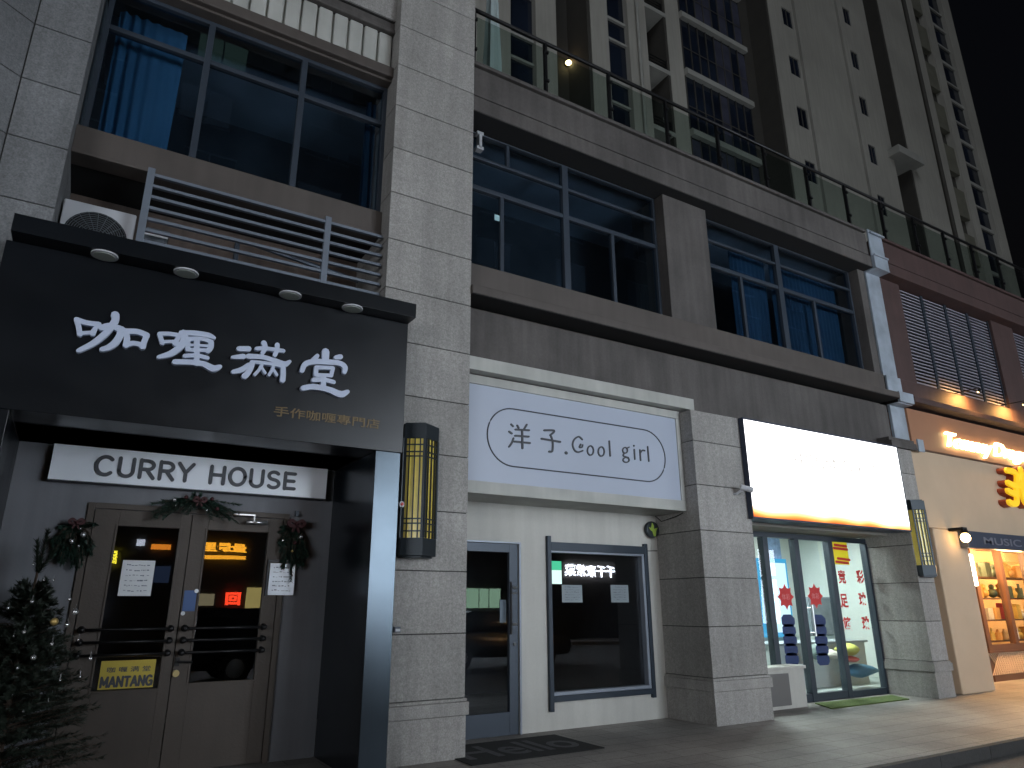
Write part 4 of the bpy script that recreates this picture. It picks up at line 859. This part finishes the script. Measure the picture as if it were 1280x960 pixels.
# script sign, yellow letters, band letters, sconce, uplights
M_script = glow('warm_neon', (1, .74, .34), 9.0)
M_halo = glow('warm_neon_edge', (1, .55, .15), 1.2)
sc2 = thing('script_sign', (16.2, 7.3, 4.5), 'glowing warm white script lettering on the copper fascia of the cafe', 'sign')
to_obj('script', text_mb('Tommy Dragon Bar', 14.65, 19.2, 4.44, 4.84, 7.27, .05, bold=.012, shear=.35, spacing=.88), M_script, sc2)
yl = thing('yellow_letters', (16.5, 7.2, 3.8), 'large yellow brush letters standing off the cream cafe wall', 'sign')
def z12(l): return [[(1235+u/12, 570+v/12) for u, v in s] for s in l]
mbY = MB()
for i, s in enumerate(z12([[(235,215),(300,225),(370,260),(385,330),(380,430)], [(250,400),(310,430),(370,450),(440,440),(520,440)], [(250,520),(330,560),(380,560)], [(380,430),(380,560),(385,690),(330,720),(270,690)], [(440,200),(460,300),(455,430),(460,560),(500,680),(560,740)], [(570,230),(580,420),(590,560)]])):
    mbY.ribbon([at(u+4, v, 7.05) for u, v in s], .125, 7.03-.001*i, 7.08)
to_obj('letter_faces', mbY, M_yel, yl)
mb2 = MB(); mb2.v = [(v[0]-.03, 7.081 if v[1] < 7.05 else 7.215, v[2]-.0) for v in mbY.v]; mb2.f = mbY.f; mb2.m = mbY.m; to_obj('letter_sides', mb2, M_yelside, yl)
to_obj('band_lettering', text_mb('MUSIC & NIGHT', 14.9, 18.6, 2.60, 2.74, 7.048, .006, bold=.01), mat('grey_letter', (.16, .165, .20), .5), cf)
x, z = at(1209, 672, 6.95)
sn = thing('wall_sconce', (x, 7.1, z), 'glowing round sconce with a dark bracket at the cafe corner', 'wall lamp')
to_obj('bracket', MB().box(x-.10, x+.06, 6.95, 7.21, z+.13, z+.19).tube([(x, 6.98, z+.16), (x, 6.98, z+.08)], .05, 10, .08), M_iron, sn)
to_obj('globe', MB().sphere((x, 6.98, z), .085, 14, 10), glow('sconce_globe', (1, .66, .28), 22), sn, smooth=True)
def point_light(name, loc, e, c, r, parent=None, typ='POINT', **kw):
    l = bpy.data.lights.new(name, typ); l.energy = e; l.color = c
    if typ in ('POINT', 'SPOT'): l.shadow_soft_size = r
    o = bpy.data.objects.new(name, l); col.objects.link(o); o.location = loc
    for k, v in kw.items(): setattr(l, k, v)
    return o
for i, xx in enumerate((15.8, 17.75, 19.8)):
    u = thing('spot_lamp', (xx, 7.24, 5.80), ('small warm spot lamp above the cafe ledge nearest the grey joint strip', 'small warm spot lamp above the cafe ledge over the end of the script', 'third warm spot lamp along the cafe ledge')[i], 'lamp')
    to_obj('lamp_body', MB().tube([(xx, 6.93, 5.86), (xx, 6.98, 5.80)], .028, 10, .035), M_iron, u); to_obj('lamp_arm', MB().box(xx-.01, xx+.01, 6.95, 7.46, 5.87, 5.885), M_iron, u)
    to_obj('lamp_glass', MB().sphere((xx, 6.985, 5.795), .02, 10, 6), glow('spot_glass', (1, .65, .25), 8), u)
    o = point_light('spot_beam', (xx, 7.02, 5.77), 150, (1, .50, .13), .03, typ='SPOT'); o.rotation_euler = (R(55), 0, 0); o.data.spot_size = R(168); o.data.spot_blend = 1
v_ = thing('strip_lamp', (16.0, 7.9, 2.2), 'bright upright strip lamp on the orange jamb of the cafe front', 'lamp')
xa_, za_ = at(1210, 693, 7.9); xb_, zb_ = at(1213, 732, 7.9)
to_obj('tube', MB().box(xa_+.02, xa_+.14, 7.88, 7.92, zb_, za_), glow('strip_tube', (1, .86, .60), 9), v_); to_obj('tube_base', MB().box(xa_+.01, xa_+.15, 7.921, 8.055, zb_-.02, za_+.02), M_alu_lt, v_)
point_light('doorway_light', (16.6, 7.4, 2.45), 320, (1, .55, .22), .25)
# warm light inside and outside the cafe
for xx in (17.0, 19.2, 21.6):
    t_ = thing('cafe_downlight', (xx, 7.6, 2.75), {17.0: 'nearest warm strip lamp under the cafe canopy', 19.2: 'middle warm strip lamp under the cafe canopy', 21.6: 'farthest warm strip lamp under the cafe canopy'}[xx], 'lamp')
    to_obj('strip', MB().box(xx-.9, xx+.8, 7.35, 7.65, 2.745, 2.758), glow('warm_strip', (1, .58, .26), 30), t_)
for xx in (17.2, 19.4, 22): point_light('shelf_light', (xx, 8.9, 2.6), 420, (1, .62, .30), .15)

# ================================================================ TOWER
tw = thing('residential_tower', (26, 16.5, 8.9), 'tall cream residential tower with balconies rising behind the terrace', 'tower block')
tp = lambda n, mb, m, **k: to_obj(n, mb, m, tw, **k)
Z0, Z1, FH = 8.93, 47.0, 2.985
def floors(z=19.70):
    k = math.ceil((Z0-z)/FH)
    while z+k*FH < Z1: yield z+k*FH; k += 1
mb = MB()
for a, b in ((4, 10), (11.05, 11.95), (13.57, 14.42), (15.47, 16.45), (17.62, 18.42), (24.75, 25.82), (26.57, 26.72), (26.96, 30.68), (30.92, 31.42), (32.06, 33.7), (35.4, 39.6), (41.0, 41.85), (43.75, 44.85)):
    mb.box(a, b, 16.5, 18.6, Z0, Z1)
tp('wall', mb, M_tower)
for z in floors(22.95-1.86):       # piers between the small windows
    for a, b in ((25.82, 26.57), (31.42, 32.06)):
        tp('window_pier', MB().box(a, b, 16.5, 18.6, z, z+1.86), M_tower)
        w_ = tp('small_window', MB().box(a, b, 16.56, 16.60, z+1.861, z+FH-.001), M_tower_gl)
        to_obj('window_frame', MB().box((a+b)/2-.02, (a+b)/2+.02, 16.53, 16.559, z+1.861, z+FH-.001), M_tower_dk, w_)
tp('groove', MB().box(26.72, 26.96, 16.66, 18.6, Z0, Z1).box(30.68, 30.92, 16.66, 18.6, Z0, Z1), M_tower_dk)
tp('brown_recess', MB().box(11.95, 13.57, 17.8, 18.6, Z0, Z1).box(22.45, 24.75, 17.6, 18.6, Z0, Z1).box(33.7, 35.4, 17.4, 18.6, Z0, Z1), M_tower_dk)
for a, yb in ((24.60, 17.6), (35.25, 17.4), (13.42, 17.8)): tp('side_wall', MB().box(a, a+.149, 16.53, yb, Z0, Z1), M_tower_dk)
tp('tower_body', MB().box(4, 44.8, 18.6, 32, Z0, Z1), M_tower)
tp('canopy', MB().box(33.2, 35.5, 15.9, 17.3, 23.9, 24.35), M_tower2)
tp('olive_strip', MB().box(39.6, 41.0, 16.9, 18.6, Z0, Z1), M_tower_dk)
for z in floors(): tp('olive_panel', MB().box(39.62, 40.98, 16.6, 16.89, z-.1, z+1.75), M_tower_olive)
tp('downpipe', MB().tube([(15.93, 16.42, Z0), (15.93, 16.42, Z1)], .07, 8), M_tower2, smooth=True)
tp('downpipe', MB().tube([(38.35, 16.40, Z0), (38.35, 16.40, Z1)], .12, 8), M_tower_dk, smooth=True)
def strip_window(x0, x1, y, lines, gl, nm='window'):
    """one window per storey, each with its white transoms"""
    for z in floors():
        za, zb = max(z+lines[0][0], Z0), min(z+lines[0][0]+FH-.002, Z1)
        g = tp(nm, MB().box(x0, x1, y, y+.06, za, zb), gl); mb = MB()
        for dz_, h in lines: mb.box(x0, x1, y-.10, y-.002, z+dz_, z+dz_+h)
        to_obj('window_frame', mb, M_tower2, g)
strip_window(10.0, 11.05, 16.75, [(-.12, .1), (.9, .1)], M_tower_gl)
strip_window(14.42, 15.47, 16.75, [(-.12, .1), (.9, .12)], M_tower_gl)
strip_window(41.85, 43.75, 16.75, [(-.20, .22), (1.25, .12)], M_tower_gl)
# loggia column and balcony stacks
for z in floors(22.20):
    l_ = tp('loggia', MB().box(16.45, 17.62, 16.5, 18.0, z-.14, z+.06), M_tower2); rl = MB()
    for k in range(3): rl.box(16.47, 17.5, 16.56, 16.59, z+.21+k*.15, z+.24+k*.15)
    rl.box(17.44, 17.48, 16.55, 16.6, z+.06, z+.56); to_obj('loggia_rail', rl, M_iron, l_)
tp('loggia_back', MB().box(16.45, 17.62, 18.0, 18.59, Z0, Z1), M_tower); tp('loggia_door', MB().box(16.62, 17.0, 17.93, 17.99, Z0, Z1), M_tower_gl)
tp('loggia_side', MB().box(17.5, 17.619, 16.52, 17.99, Z0, Z1), M_tower_dk)
for z in floors(22.62):
    b = tp('balcony', MB().box(18.42, 22.45, 16.30, 17.55, z-.20, z+.05).box(18.42, 22.45, 16.36, 17.55, z+.052, z+.14), M_tower2)
    to_obj('balcony_glazing', MB().box(18.44, 22.43, 16.50, 16.53, z+.14, z+FH-.20), M_tower_gl, b)
    mb = MB(); gg = random.Random(int(z*10))
    for k in range(9): mb.box(18.44+k*.498-.02, 18.44+k*.498+.02, 16.46, 16.498, z+.14, z+FH-.2)
    mb.box(18.46, 22.43, 16.45, 16.455, z+1.25, z+1.30); to_obj('glazing_bars', mb, M_tower_dk, b)
    for k in range(8):
        if gg.random() < .42: to_obj('curtained_pane', MB().box(18.47+k*.498, 18.91+k*.498, 16.485, 16.499, z+.2, z+FH-.3), M_tower_gl2, b)
# terrace items
ps = thing('closed_parasol', (5.05, 9, 8.93), 'closed pale parasol standing on the terrace behind the glass railing', 'parasol')
mb = MB(); n = 14
for k, (z, r_) in enumerate(((9.7, .17), (11.0, .15), (12.3, .10), (13.0, .04))): mb.v += [(5.05+r_*(1+.18*(j % 2))*math.cos(2*math.pi*j/n), 9+r_*(1+.18*(j % 2))*math.sin(2*math.pi*j/n), z) for j in range(n)]
for k in range(3):
    for j in range(n): mb.f.append((k*n+j, k*n+(j+1)%n, (k+1)*n+(j+1)%n, (k+1)*n+j)); mb.m.append(0)
to_obj('folded_canopy', mb, mat('pale_canvas', (.42, .50, .50), .8), ps); to_obj('pole', MB().tube([(5.05, 9, 8.93), (5.05, 9, 13.1)], .03, 8), M_iron, ps)
x, z = at(711, 78, 17.6)
tl = thing('terrace_lamp', (x, 17.7, z), 'small glowing warm lamp in the dark recess of the tower', 'lamp')
to_obj('lamp_globe', MB().sphere((x, 17.62, z), .12, 12, 8, .7), glow('terrace_globe', (1, .72, .35), 14), tl, smooth=True); to_obj('lamp_base', MB().box(x-.07, x+.07, 17.70, 17.79, z-.05, z+.12), M_iron, tl)

# ================================================================ ACROSS THE STREET (seen only in reflections, lights the scene)
VY = 28.1
op = thing('opposite_building', (10, -12.2, 0), 'dark building across the street mirrored in the shop glass', 'building')
to_obj('wall', MB().box(-25, 50, -20, -12.1, 0, 27), M_opp, op)
g_ = random.Random(21); M_dimwin = [glow('dim_window_' + n_, c, e) for n_, c, e in (('a', (.2, .3, .45), .10), ('b', (.5, .4, .22), .22), ('c', (.25, .45, .38), .30), ('d', (.1, .14, .2), .05))]
for i in range(14):
    for k in range(7):
        xx = -22+i*4.6+g_.uniform(-.3, .3); z = 5.6+k*3.0
        if 6 < xx < 14.5 and z < 6: continue
        w_ = to_obj('window', MB().box(xx, xx+1.9, -12.09, -12.02, z, z+1.5), M_dimwin[g_.choice((0, 3, 3, 3, 1, 2, 0))], op)
        to_obj('window_frame', MB().box(xx-.05, xx+1.95, -12.095, -12.0, z-.08, z-.002).box(xx-.05, xx+1.95, -12.095, -12.0, z+1.502, z+1.58).box(xx+.92, xx+.98, -12.019, -12.0, z, z+1.5), M_alu_lt, w_)
def refl(px0, py0, px1, py1):
    x0, z1 = at(px0, py0, VY); x1, z0 = at(px1, py1, VY); return x0, x1, z0, z1
def opp_sign(name, px, m, label, body=None, bold=.03):
    x0, x1, z0, z1 = refl(*px); t = thing(name, ((x0+x1)/2, -12, z0), label, 'sign')
    to_obj('lit_writing', text_mb(body, x0, x1, z0, z1, -12.0, .05, bold=bold, back=True) if body else MB().box(x0, x1, -12.05, -12.0, z0, z1), m, t); return t
opp_sign('shop_sign', (708, 705, 771, 722), glow('neon_white', (.95, .95, 1), 26), 'white neon characters across the street mirrored in the white shop window', '千千家常菜', .02)
opp_sign('shop_sign', (252, 678, 307, 692), glow('neon_orange', (1, .42, .03), 11), 'orange neon characters across the street mirrored in the right door glass', '量景里', .04)
opp_sign('shop_sign', (253, 695, 306, 701), glow('neon_orange_line', (1, .42, .03), 9), 'orange neon line below the orange characters across the street', '一一一一一', .06)
opp_sign('shop_sign', (128, 688, 145, 705), glow('neon_yellow', (1, .85, .05), 11), 'yellow square sign across the street mirrored in the left door glass', '目只', .05)
opp_sign('shop_sign', (190, 681, 213, 688), glow('neon_orange_dim', (1, .3, .03), 6), 'short orange bar across the street mirrored in the left door glass')
opp_sign('shop_sign', (283, 740, 300, 756), glow('neon_red', (1, .06, .02), 12), 'red square neon across the street mirrored in the right door glass', '回', .05)
opp_sign('lit_window', (309, 735, 325, 760), glow('warm_window', (.9, .72, .25), 2.6), 'warm yellow window across the street mirrored in the right door glass')
opp_sign('lit_window', (246, 742, 266, 757), glow('warm_window_dim', (.8, .68, .4), 1.6), 'cream window across the street mirrored in the right door glass')
opp_sign('lit_window', (176, 706, 211, 728), glow('blue_window', (.12, .18, .35), .8), 'dim blue window across the street mirrored in the left door glass')
for i, (a, b) in enumerate(((584, 598), (600, 612), (614, 627))): opp_sign('lit_window', (a, 736, b, 761), glow('green_window', (.50, .80, .55), 3.0), ('left', 'middle', 'right')[i]+' green window across the street mirrored in the glass door')
opp_sign('shop_sign', (172, 675, 181, 683), glow('lamp_white', (.8, .85, 1), 5), 'small pale lamp across the street mirrored above the note in the left door glass')
opp_sign('shop_sign', (116, 735, 127, 766), glow('white_slats', (.7, .8, 1), 4), 'narrow white striped sign across the street mirrored at the edge of the left door glass', '三三', .02)
opp_sign('shop_sign', (281, 774, 291, 782), glow('red_dim', (1, .08, .05), 4), 'small red neon word across the street low in the right door glass', '正下', .03)
def storefront(x0, x1, z1, c, e, label):
    t = thing('lit_storefront', ((x0+x1)/2, -12, 0), label, 'storefront')
    to_obj('lit_glazing', MB().box(x0, x1, -12.06, -12.0, .5, z1), glow('storefront_light', c, e), t)
    mb = MB(); n = round((x1-x0)/1.5)
    for k in range(n+1): xx = x0+(x1-x0)*k/n; mb.box(xx-.05, xx+.05, -12.0, -11.9, .1, z1)
    mb.box(x0, x1, -12.0, -11.92, 2.9, 3.1).box(x0, x1, -12.0, -11.9, z1, z1+.2); to_obj('mullions', mb, M_alu_dk, t)
storefront(6.8, 13.8, 5.8, (.76, .86, .97), 17.0, 'tall bright shopfront across the street, reflected in the black portal column')
storefront(-26, -11, 5.0, (.86, .90, .96), 14.0, 'bright shopfront added across the street, left of the others, to light side faces')  # unseen source added to light the left-facing sides of the pillars
storefront(27, 35, 4.6, (.86, .92, 1), 8.0, 'second bright shopfront added farther along the street to light the right side')  # invented source, put in to brighten the right end of the facade
# a parked car behind the camera, mirrored low in the shop glass
def parked_car(x0, y0, label):
    t = thing('parked_car', (x0, y0, -.13), label, 'car'); z = -.13; w = .88
    body = [(x0+.05, z+.32), (x0+4.45, z+.30), (x0+4.52, z+.55), (x0+4.40, z+.80), (x0+3.55, z+.98), (x0+.35, z+1.02), (x0+.02, z+.85)]
    to_obj('body', MB().prism_y(body, y0-w, y0+w), M_carpaint, t, bevel=.07, smooth=True)
    cab = [(x0+.45, z+.99), (x0+3.45, z+.97), (x0+2.75, z+1.42), (x0+1.15, z+1.46)]
    to_obj('cabin', MB().prism_y(cab, y0-w+.12, y0+w-.12), M_tower_gl, t, bevel=.05, smooth=True)
    to_obj('roof', MB().prism_y([(x0+1.1, z+1.455), (x0+2.78, z+1.42), (x0+2.70, z+1.475), (x0+1.25, z+1.50)], y0-w+.1, y0+w-.1), M_carpaint, t, bevel=.02)
    for xx in (x0+.85, x0+3.62):
        for yy in (y0-w-.01, y0+w-.19):
            wh = to_obj('wheel', MB().tube([(xx, yy, z+.33), (xx, yy+.2, z+.33)], .33, 24), M_black_rough, t, bevel=.02); to_obj('rim', MB().tube([(xx, yy-.012, z+.33), (xx, yy+.212, z+.33)], .2, 12), M_steel, wh)
    for yy in (y0-.62, y0+.62):
        to_obj('headlight', MB().sphere((x0+4.38, yy, z+.70), .13, 12, 8, .6), M_steel, t); to_obj('taillight', MB().box(x0, x0+.08, yy-.12, yy+.12, z+.68, z+.85), M_redst, t)
    to_obj('number_plate', MB().box(x0+4.53, x0+4.545, y0-.22, y0+.22, z+.42, z+.54), M_paper, t)
M_carpaint = mat('dark_car_paint', (.012, .013, .016), .25, coat=1)
def shade_van(x0, y0, label):  # unseen vans added to keep low light off the foot of the doors
    t = thing('shade_van', (x0, y0, -.13), label, 'van'); z = -.13; w = .95
    to_obj('body', MB().prism_y([(x0, z+.30), (x0+4.9, z+.30), (x0+5.0, z+.60), (x0+4.9, z+.92), (x0+4.25, z+1.02), (x0+3.55, z+1.52), (x0+3.2, z+1.60), (x0+.2, z+1.62), (x0+.02, z+1.5)], y0-w, y0+w), M_carpaint, t, bevel=.07, smooth=True)
    for yy in (y0-w-.006, y0+w+.001):
        for a, b in ((.35, 1.5), (1.6, 2.7)): to_obj('side_window', MB().box(x0+a, x0+b, yy, yy+.005, z+1.0, z+1.42), M_tower_gl, t)
    for xx in (x0+.95, x0+4.0):
        for yy in (y0-w-.01, y0+w-.19):
            wh = to_obj('wheel', MB().tube([(xx, yy, z+.34), (xx, yy+.2, z+.34)], .34, 24), M_black_rough, t, bevel=.02); to_obj('rim', MB().tube([(xx, yy-.012, z+.34), (xx, yy+.212, z+.34)], .2, 12), M_steel, wh)
    for yy in (y0-.7, y0+.7):
        to_obj('headlight', MB().sphere((x0+4.86, yy, z+.85), .14, 12, 8, .8), M_steel, t); to_obj('taillight', MB().box(x0-.02, x0+.05, yy-.08, yy+.08, z+.8, z+1.2), M_redst, t)
shade_van(2.4, -2.3, 'dark parked van added behind the viewpoint to shade the doors, mirrored in the door glass')
shade_van(-11.4, -2.3, 'dark parked van added farther left behind the viewpoint to block low light')
parked_car(8.2, -2.3, 'dark parked car behind the viewpoint, mirrored in the white shop window')
# street lamps
def street_lamp(x, y, h, e, label):
    t = thing('street_lamp', (x, y, -.13), label, 'street lamp', None)
    to_obj('pole', MB().tube([(x, y, -.13), (x, y, h-.4), (x, y+.3, h), (x, y+1.2, h+.12)], .07, 10, .045), M_iron, t)
    to_obj('lamp_head', MB().box(x-.15, x+.15, y+1.0, y+1.7, h+.07, h+.17), M_iron, t); to_obj('lamp_lens', MB().box(x-.12, x+.12, y+1.05, y+1.65, h+.05, h+.069), glow('street_lens', (.85, .92, 1), 3), t)
    o = point_light('street_light', (x, y+1.35, h+.02), e, (.86, .92, 1.0), .3, typ='AREA', shape='RECTANGLE', size=.5, size_y=1.2)
    o.rotation_euler = (R(58), 0, 0)
    return o
street_lamp(9.5, -7.5, 6.5, 300, 'street lamp standing across the road opposite the white shop')
street_lamp(24, -7.5, 7.0, 300, 'street lamp standing across the road opposite the cafe')

# ================================================================ CAMERA, WORLD, RENDER
cam = bpy.data.cameras.new('camera'); co = bpy.data.objects.new('camera', cam); col.objects.link(co)
cam.sensor_width = 36; cam.sensor_fit = 'HORIZONTAL'; cam.lens = FPX/1280*36; cam.clip_end = 2000; cam.clip_start = .05
m = Matrix((( CR.x, CU.x, -CF.x, 0), (CR.y, CU.y, -CF.y, 0), (CR.z, CU.z, -CF.z, EYE), (0, 0, 0, 1))); co.matrix_world = m
sc.camera = co
w = bpy.data.worlds.new('World'); sc.world = w; w.use_nodes = True; nt = w.node_tree
sky = nt.nodes.new('ShaderNodeTexSky'); sky.sky_type = 'NISHITA'; sky.sun_disc = False; sky.sun_elevation = R(-4.0); sky.sun_rotation = R(200); sky.air_density = 1.0
bg = nt.nodes['Background']; bg.inputs[1].default_value = .15; nt.links.new(sky.outputs[0], bg.inputs[0])
sun = bpy.data.lights.new('sun', 'SUN'); sun.energy = .50; sun.angle = R(30); sun.color = (.85, .92, 1)
so = bpy.data.objects.new('sun', sun); col.objects.link(so); so.rotation_euler = (R(56), 0, R(-38))
sc.view_settings.view_transform = 'Standard'; sc.view_settings.look = 'None'; sc.view_settings.exposure = 0; sc.view_settings.gamma = 1
sc.render.engine = 'CYCLES'; sc.cycles.use_denoising = True; sc.cycles.max_bounces = 6; sc.cycles.transparent_max_bounces = 16; sc.cycles.sample_clamp_indirect = 3; sc.cycles.caustics_reflective = False; sc.cycles.caustics_refractive = False
